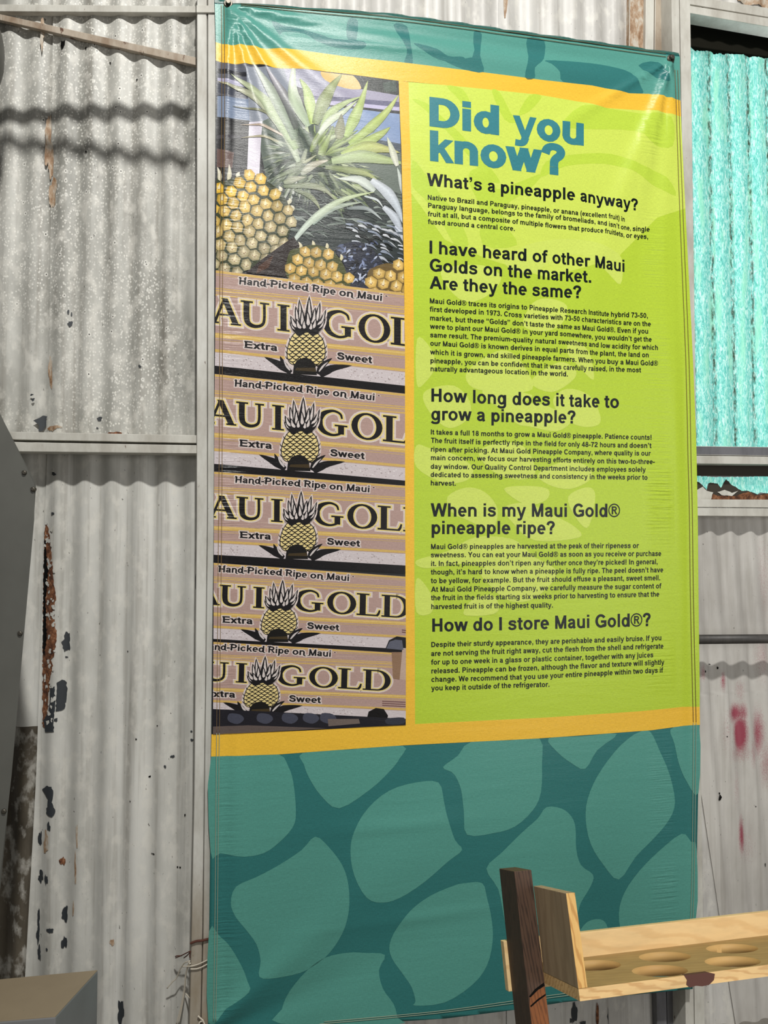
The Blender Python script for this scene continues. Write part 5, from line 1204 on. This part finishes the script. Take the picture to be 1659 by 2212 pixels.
def slab(bm, quad, side, front, depth, bevel=.0015, mi=0):
    """steel bar whose front face is the traced quad TL TR BR BL on a plane `front` in front of the wall"""
    if side == 'L': P0, N = Vector((0, D - front, 0)), Vector((0, -1, 0))
    else: P0, N = W0 + WN * front, WN
    q = [hit(p[0], p[1], P0, N) for p in quad]; TL, TR, BR, BL = q
    b = [v - N * depth for v in q]
    bm_box(bm, [BL, BR, b[2], b[3], TL, TR, b[1], b[0]], bevel, mi)
def trim(name, items, side, mats):
    bm = bmesh.new()
    for quad, fr, dp, *mi in items: slab(bm, quad, side, fr, dp, .0015, mi[0] if mi else 0)
    return tag(bm_obj(name, bm, mats), kind='structure')
def mullion(bm, left, right, front, depth):
    """upright bar following two traced edges"""
    Pf, N = Vector((0, D - front, 0)), Vector((0, -1, 0)); rows = []
    for a, b in zip(left, right):
        l, r_ = hit(*a, Pf, N), hit(*b, Pf, N); e_ = Vector((.0025, 0, 0)); k_ = Vector((0, .0025, 0))
        rows.append([bm.verts.new(v) for v in (l + e_, r_ - e_, r_ + k_, r_ - N * depth, l - N * depth, l + k_)])
    for A, B in zip(rows, rows[1:]):
        for k in range(6): bm.faces.new((A[k], A[(k + 1) % 6], B[(k + 1) % 6], B[k]))
    bm.faces.new(rows[0]); bm.faces.new(rows[-1][::-1])
bm = bmesh.new(); ys = (-60, 1120, 1700, 2000, 2365)
mullion(bm, list(zip((425, 424, 419, 413, 405), ys)), list(zip((446, 446.5, 440, 436.5, 429), ys)), .074, .066)
mullion(bm, list(zip((448.5, 448, 441.5, 438.5, 431), ys)), list(zip((468, 467, 462, 457, 450), ys)), .074, .066)
tag(bm_obj('trim_3', bm, M['trim_post']), kind='structure')
trim('trim_4', [([(-330, 6), (424, 13), (424, 27), (-330, 22)], .022, .02), ([(424, 11), (466, 12), (466, 27), (424, 26.5)], .079, .006)], 'L', M['trim'])
trim('trim_5', [([(-330, 926), (424, 940), (424, 957), (-330, 942)], .070, .055), ([(-330, 949), (424, 961.5), (424, 979.5), (-330, 971)], .074, .055)], 'L', M['trim'])
trim('trim_6', [([(4, 31), (424, 124), (424, 141), (4, 44)], .020, .014), ([(-300, -36), (4, 31), (4, 44), (-300, -24)], .020, .014)], 'L', M['brace'])
trim('trim_7', [([(1450, -70), (1466, -70), (1501, 2330), (1483, 2330)], .085, .08), ([(1468, -70), (1490, -70), (1524, 2330), (1503, 2330)], .085, .08)], 'R', M['trim'])
trim('trim_8', [([(1361, -70), (1393, -70), (1389, 300), (1357, 300)], .016, .02, 2), ([(1396, -70), (1414, -70), (1410, 300), (1392, 300)], .03, .03), ([(1416, -70), (1450, -70), (1448, 300), (1412, 300)], .026, .02, 1)], 'R', [M['trim'], M['trim_tan'], M['stain']])
trim('trim_9', [([(1490, -9), (1860, 48), (1860, 70), (1490, 9)], .05, .05), ([(1490, 12), (1860, 71), (1860, 93), (1490, 28)], .056, .05)], 'R', M['trim'])
trim('trim_10', [([(1466, 963), (1860, 968), (1860, 988), (1466, 982)], .045, .05, 1), ([(1466, 983.5), (1860, 989), (1860, 1005), (1466, 1001)], .05, .05)], 'R', [M['trim'], M['trim_grey']])
trim('trim_11', [([(1466, 1078.5), (1860, 1080), (1860, 1098), (1466, 1095)], .045, .04), ([(1466, 1096.5), (1860, 1100), (1860, 1117), (1466, 1114)], .052, .05)], 'R', M['trim'])
trim('trim_12', [([(1416, 2040), (1437, 2040), (1443, 2330), (1422, 2330)], .03, .04), ([(1438, 2040), (1480, 2040), (1488, 2330), (1444, 2330)], .02, .03)], 'R', M['trim_grey'])

# floor and the shed slab
bm = bmesh.new(); aabox(bm, -2.4, 3.2, -1.0, 3.2, -.1, 0)
tag(bm_obj('floor', bm, paint_mat('concrete', (132, 128, 120), (108, 104, 97), 0, .85)), kind='structure')

# ------------------------------------------------------------------ conduit, unseen overhead pipes added to cast shadows
def pipe(name, pts, r, m, lab, cat, group=None):
    bm = bmesh.new(); tube(bm, pts, r, 14); return tag(bm_obj(name, bm, m), lab, cat, group)
P0, N0 = W0 + WN * .092, WN
pipe('pipe', [hit(1478, 1381.5, P0, N0), hit(1900, 1378, P0, N0)], .0145, M['conduit'], 'dark grey pipe running along the wall right of the banner', 'pipe')
LP = Vector((.45, -1.0, 5.2))
def caster(a, b, k): return [q + (LP - q) * k for q in (wl(*a), wl(*b))]
bm = bmesh.new(); tube(bm, caster((-330, 252), (410, 244), .095), .017, 14); tag(bm_obj('shadow_pipe_1', bm, M['conduit']), kind='structure')  # unseen pipe, added to cast the upper wavy shadow on the left wall
bm = bmesh.new(); tube(bm, caster((-330, 262), (410, 352), .14), .015, 14); tag(bm_obj('shadow_pipe_2', bm, M['conduit']), kind='structure')  # second unseen pipe, added for the lower, sloping shadow

# ------------------------------------------------------------------ grey machine hood at the left edge, hopper above it, enamel box below
def prism(bm, front, yf, shift, yb):
    """outline traced on the plane y = yf, tapering back to y = yb with the sides turned away from the viewer"""
    a = [hit(p[0], p[1], (0, yf, 0), Vector((0, -1, 0))) for p in front]
    b = [Vector((v.x - shift, yb, v.z)) for v in a]
    for v in a + b: v.z = max(v.z, 0)
    A = [bm.verts.new(v) for v in a]; B = [bm.verts.new(v) for v in b]; n = len(A)
    bm.faces.new(A); bm.faces.new(B[::-1])
    for i in range(n): bm.faces.new((A[i], B[i], B[(i + 1) % n], A[(i + 1) % n]))
    bmesh.ops.bevel(bm, geom=bm.edges[:], offset=.004, segments=2, affect='EDGES')
YH = 1.72
hp = [(-420, 700), (-90, 720), (0, 893), (79, 1046), (74, 1122), (25, 1675), (0, 1934), (-220, 2700), (-420, 2700)]
hb = hit(-300, 2660, (0, YH, 0), Vector((0, -1, 0)))
hood = empty('machine_hood', (hb.x, YH + .1, 0)); tag(hood, 'dark grey sheet metal machine hood cut off by the left edge', 'machine')
def localise(bm, e): bmesh.ops.translate(bm, verts=bm.verts[:], vec=-e.location)
bm = bmesh.new(); prism(bm, hp, YH, .16, YH + .22); localise(bm, hood); bm_obj('housing', bm, M['hood'], hood)
for x, y in ((55, 1021), (74, 1057), (46, 1368), (11, 1752)):
    bm = bmesh.new(); q = hit(x - 2, y, (0, YH, 0), Vector((0, -1, 0)))
    tube(bm, [q + Vector((0, .004, 0)), q + Vector((0, -.0035, 0)), q + Vector((0, -.0045, 0))], [.0058, .0052, .003], 8); localise(bm, hood); bm_obj('bolt_head', bm, M['zinc'], hood)
q = hit(-12, 95, (0, 1.72, 0), Vector((0, -1, 0))); cx_ = -1.190
hop = empty('hopper', (cx_, 1.9, 2.4)); tag(hop, 'dark grey rounded metal edge at the top left corner', 'hopper')
bm = bmesh.new(); zs = [(-10, 20), (0, 20), (9, 48), (10, 70), (8, 105), (0, 132), (-12, 155), (-40, 175)]
prof = []
for x, y in zs:
    v = hit(x, y, (0, 1.9, 0), Vector((0, -1, 0))); prof.append((.25 + (v.x + .916), v.z - 2.4))
prof = [(prof[0][0], 1.2)] + prof
rings = [[bm.verts.new((r_ * math.cos(2 * math.pi * a / 28), r_ * math.sin(2 * math.pi * a / 28), z)) for a in range(28)] for r_, z in prof]
for A, B in zip(rings, rings[1:]):
    for a in range(28): bm.faces.new((A[a], A[(a + 1) % 28], B[(a + 1) % 28], B[a])).smooth = True
bm.faces.new(rings[0]); bm.faces.new(rings[-1][::-1]); bm_obj('shell', bm, M['hood'], hop)
# enamel box
ZB = .55
def onz(px_, py_, z): return hit(px_, py_, (0, 0, z), Vector((0, 0, 1)))
FR, BR_, BL, FL = onz(120, 2197, ZB), onz(212, 2096, ZB), onz(0, 2116, ZB), onz(0, 2207, ZB)
BL = BR_ + (BL - BR_) * 1.12; FL = FR + (FL - FR) * 1.25
mb = empty('metal_box', ((FR.x + BL.x) / 2, (FR.y + BL.y) / 2, 0)); tag(mb, 'blue-grey sheet metal box standing in the bottom left corner', 'box')
bm = bmesh.new(); lo = [Vector((v.x, v.y, 0)) for v in (FL, FR, BR_, BL)]
bm_box(bm, lo + [FL, FR, BR_, BL], .003); localise(bm, mb); bm_obj('cabinet_body', bm, M['box'], mb)
bm = bmesh.new(); up = Vector((0, 0, .0012)); ins = lambda v, c: v + (c - v) * .012
cc = (FL + FR + BR_ + BL) / 4; t4 = [ins(v, cc) + up for v in (FL, FR, BR_, BL)]
bm_box(bm, [v - up * 2 for v in t4] + t4, .0005); localise(bm, mb); bm_obj('lid', bm, metal_sheet('tan_reflection_lid', (150, 136, 112), (134, 120, 98), .5), mb)  # tan colour imitates a warm reflection on the box top

# ------------------------------------------------------------------ wires round the post
W8 = lambda pts: px((360, 1960), 8.295, pts)
def wire_pts(pts, front):
    return [hit(p[0], p[1], (0, D - f, 0), Vector((0, -1, 0))) for p, f in zip(smooth_path(W8(pts), 5), np.interp(np.arange((len(pts) - 1) * 5 + 1), np.arange(len(pts)) * 5, front))]
bm = bmesh.new()
for pts, fr in (([(10, 1450), (100, 1340), (180, 1260), (230, 1130), (290, 1030), (340, 985), (415, 960)], [.03, .035, .04, .05, .06, .07, .08]),
                ([(280, 1062), (430, 1055), (550, 1025), (650, 982), (770, 925)], [.06, .079, .079, .079, .079]),
                ([(425, 1105), (540, 1100), (640, 1065), (770, 995)], [.079] * 4),
                ([(175, 2090), (250, 1800), (310, 1500), (340, 1200), (405, 970)], [.04, .045, .05, .06, .079]),
                ([(212, 2090), (290, 1700), (330, 1400), (355, 1150), (420, 1000)], [.04, .045, .05, .06, .079]),
                ([(340, 1545), (375, 1585), (418, 1630)], [.02, .03, .05])):
    tube(bm, wire_pts(pts, fr), .0017, 7)
tag(bm_obj('wire', bm, M['wire']), 'thin white wires looped round the post beside the banner', 'wire')
bm = bmesh.new()
for pts in ([(560, 1945), (620, 2000), (655, 2035), (610, 2045), (580, 2085), (600, 2120)], [(640, 2010), (660, 2050), (680, 2100)]):
    tube(bm, wire_pts(pts, [.081] * len(pts)), .0022, 7)
tag(bm_obj('cord', bm, M['wire']), 'knot of white cord at the foot of the post', 'cord')
bm = bmesh.new()
tube(bm, wire_pts([(425, 645), (540, 604), (640, 594), (775, 558)], [.079] * 4), .0030, 8)
for pts, fr in (([(160, 905), (250, 870), (420, 785)], [.03, .05, .079]), ([(310, 905), (370, 860), (428, 790)], [.05, .06, .079]), ([(420, 905), (412, 860), (430, 780)], [.078, .078, .079]), ([(155, 880), (200, 868), (270, 868)], [.03, .04, .045])):
    tube(bm, wire_pts(pts, fr), [.0014] * ((len(pts) - 1) * 5 + 1), 6)
tag(bm_obj('tie_wire', bm, M['wire_brown']), 'rusty brown tie wire bound round the post', 'wire')

# ------------------------------------------------------------------ leaning display rack
az = R(12.3); th = R(17.8)
A3 = Vector((math.cos(az), math.sin(az), 0)); Dv = Vector((-math.sin(az), math.cos(az), 0)); Z3 = Vector((0, 0, 1))
B3 = Dv * math.cos(th) - Z3 * math.sin(th); U3 = Z3 * math.cos(th) + Dv * math.sin(th)
rk = ray(1253, 2163); O3 = CAM + rk * (1.4 / rk.y)
rack = empty('display_rack', O3)
rack.rotation_euler = Matrix((A3, B3, U3)).transposed().to_euler()
tag(rack, 'leaning wooden rack with dark posts and a holed pine shelf', 'rack')
LEN = .82; BP_ = .1565; BD = .2455; TH = .0185
def part(name, a0, a1, b0, b1, c0, c1, mats, bev=.0012):
    bm = bmesh.new(); aabox(bm, a0, a1, b0, b1, c0, c1, bev); return bm_obj(name, bm, mats, rack)
cz = lambda b: -(O3.z - b * math.sin(th)) / math.cos(th)
for a0 in (-.0365, LEN):
    bm = bmesh.new()
    cs = [(a0, BP_, cz(BP_)), (a0 + .0365, BP_, cz(BP_)), (a0 + .0365, BD, cz(BD)), (a0, BD, cz(BD)), (a0, BP_, .1985), (a0 + .0365, BP_, .1985), (a0 + .0365, BD, .1985), (a0, BD, .1985)]
    bm_box(bm, cs, .0012); post = bm_obj('post', bm, M['dark_wood'], rack)
    if a0 < 0:   # paler orange stretch at the front of the near post with two dark cracks
        KB = lambda X, Y: (1060 + X / 6.285, 1860 + Y / 6.285)
        inv = Matrix((A3, B3, U3))
        def onpost(X, Y, off):
            q = hit(*KB(X, Y), O3 + B3 * BP_, B3) - O3; q = inv @ q; return (min(max(q.x, a0 + .0006), a0 + .036), BP_ - off, q.z)
        for nm, pts, mm, off in (('orange_patch', [(530, 1850), (640, 1750), (735, 1700), (760, 1900), (795, 2240), (560, 2240), (530, 1980)], M['orange_wood'], .0004),
                                 ('crack', [(520, 1840), (600, 1740), (720, 1650), (730, 1690), (640, 1750), (540, 1850)], M['hole'], .0006),
                                 ('crack', [(535, 1965), (640, 1870), (745, 1800), (745, 1825), (640, 1900), (545, 1985)], M['hole'], .0006)):
            bm = bmesh.new(); f = bm.faces.new([bm.verts.new(onpost(*p, off)) for p in pts]); r_ = bmesh.ops.extrude_face_region(bm, geom=[f])
            bmesh.ops.translate(bm, verts=[v for v in r_['geom'] if isinstance(v, bmesh.types.BMVert)], vec=(0, off + .001, 0))
            o = bm_obj(nm, bm, mm, post); o['label'] = 'paler orange wood' if nm == 'orange_patch' else 'dark crack'
for a0 in (0, LEN - .0175):
    bm = bmesh.new(); aabox(bm, a0, a0 + .0175, 0, BP_ - .0008, TH + .0002, .1693, .001)
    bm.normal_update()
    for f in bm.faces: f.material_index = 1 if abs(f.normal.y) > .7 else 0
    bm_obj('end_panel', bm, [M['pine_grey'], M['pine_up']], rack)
part('back_rail', -.0435, LEN + .042, BD + .0002, BD + .019, -.026, .0635, M['pine_rail'])
# shelf board with two staggered rows of round holes, notched round the posts
bm = bmesh.new(); HR = .050
holes = [(a, .163) for a in (.110, .262, .414, .566, .718)] + [(a, .0565) for a in (.189, .342, .495, .648)]
NS = 40
outl = [(0, 0), (LEN, 0), (LEN, BD), (0, BD)]
loops = [[(LEN * k / 40, 0) for k in range(40)] + [(LEN, BD * k / 10) for k in range(10)] + [(LEN - LEN * k / 40, BD) for k in range(40)] + [(0, BD - BD * k / 10) for k in range(10)]]
for hx, hy in holes: loops.append([(hx + HR * math.cos(2 * math.pi * k / NS), hy + HR * math.sin(2 * math.pi * k / NS)) for k in range(NS)])
ids = tessellate_polygon([[Vector((p[0], p[1], 0)) for p in lp] for lp in loops]); flat = [p for lp in loops for p in lp]
tv = [bm.verts.new((p[0], p[1], TH)) for p in flat]; bv = [bm.verts.new((p[0], p[1], 0)) for p in flat]
for t in ids:
    for f, mi in ((bm.faces.new([tv[i] for i in t]), 1), (bm.faces.new([bv[i] for i in t][::-1]), 0)): f.material_index = mi
o_ = 0
for li, lp in enumerate(loops):
    n = len(lp)
    for k in range(n):
        f = bm.faces.new((tv[o_ + k], tv[o_ + (k + 1) % n], bv[o_ + (k + 1) % n], bv[o_ + k])); f.material_index = 2 if li else 0; f.smooth = li > 0
    o_ += n
shelf = bm_obj('shelf_board', bm, [M['pine'], M['pine_top'], M['pine_bore']], rack)
# dark knot breaking the front edge
bm = bmesh.new(); pts = [(.205, .0185), (.216, .0187), (.236, .0186), (.254, .0185), (.266, .0150), (.262, .0060), (.250, -.0010), (.236, -.0016), (.224, .0005), (.212, -.0012), (.206, .004), (.209, .011)]
f = bm.faces.new([bm.verts.new((a, -.0008, c)) for a, c in pts]); r_ = bmesh.ops.extrude_face_region(bm, geom=[f]); bmesh.ops.translate(bm, verts=[v for v in r_['geom'] if isinstance(v, bmesh.types.BMVert)], vec=(0, .012, 0))
o = bm_obj('knot', bm, M['knot'], shelf); o['label'] = 'dark red-brown knot'
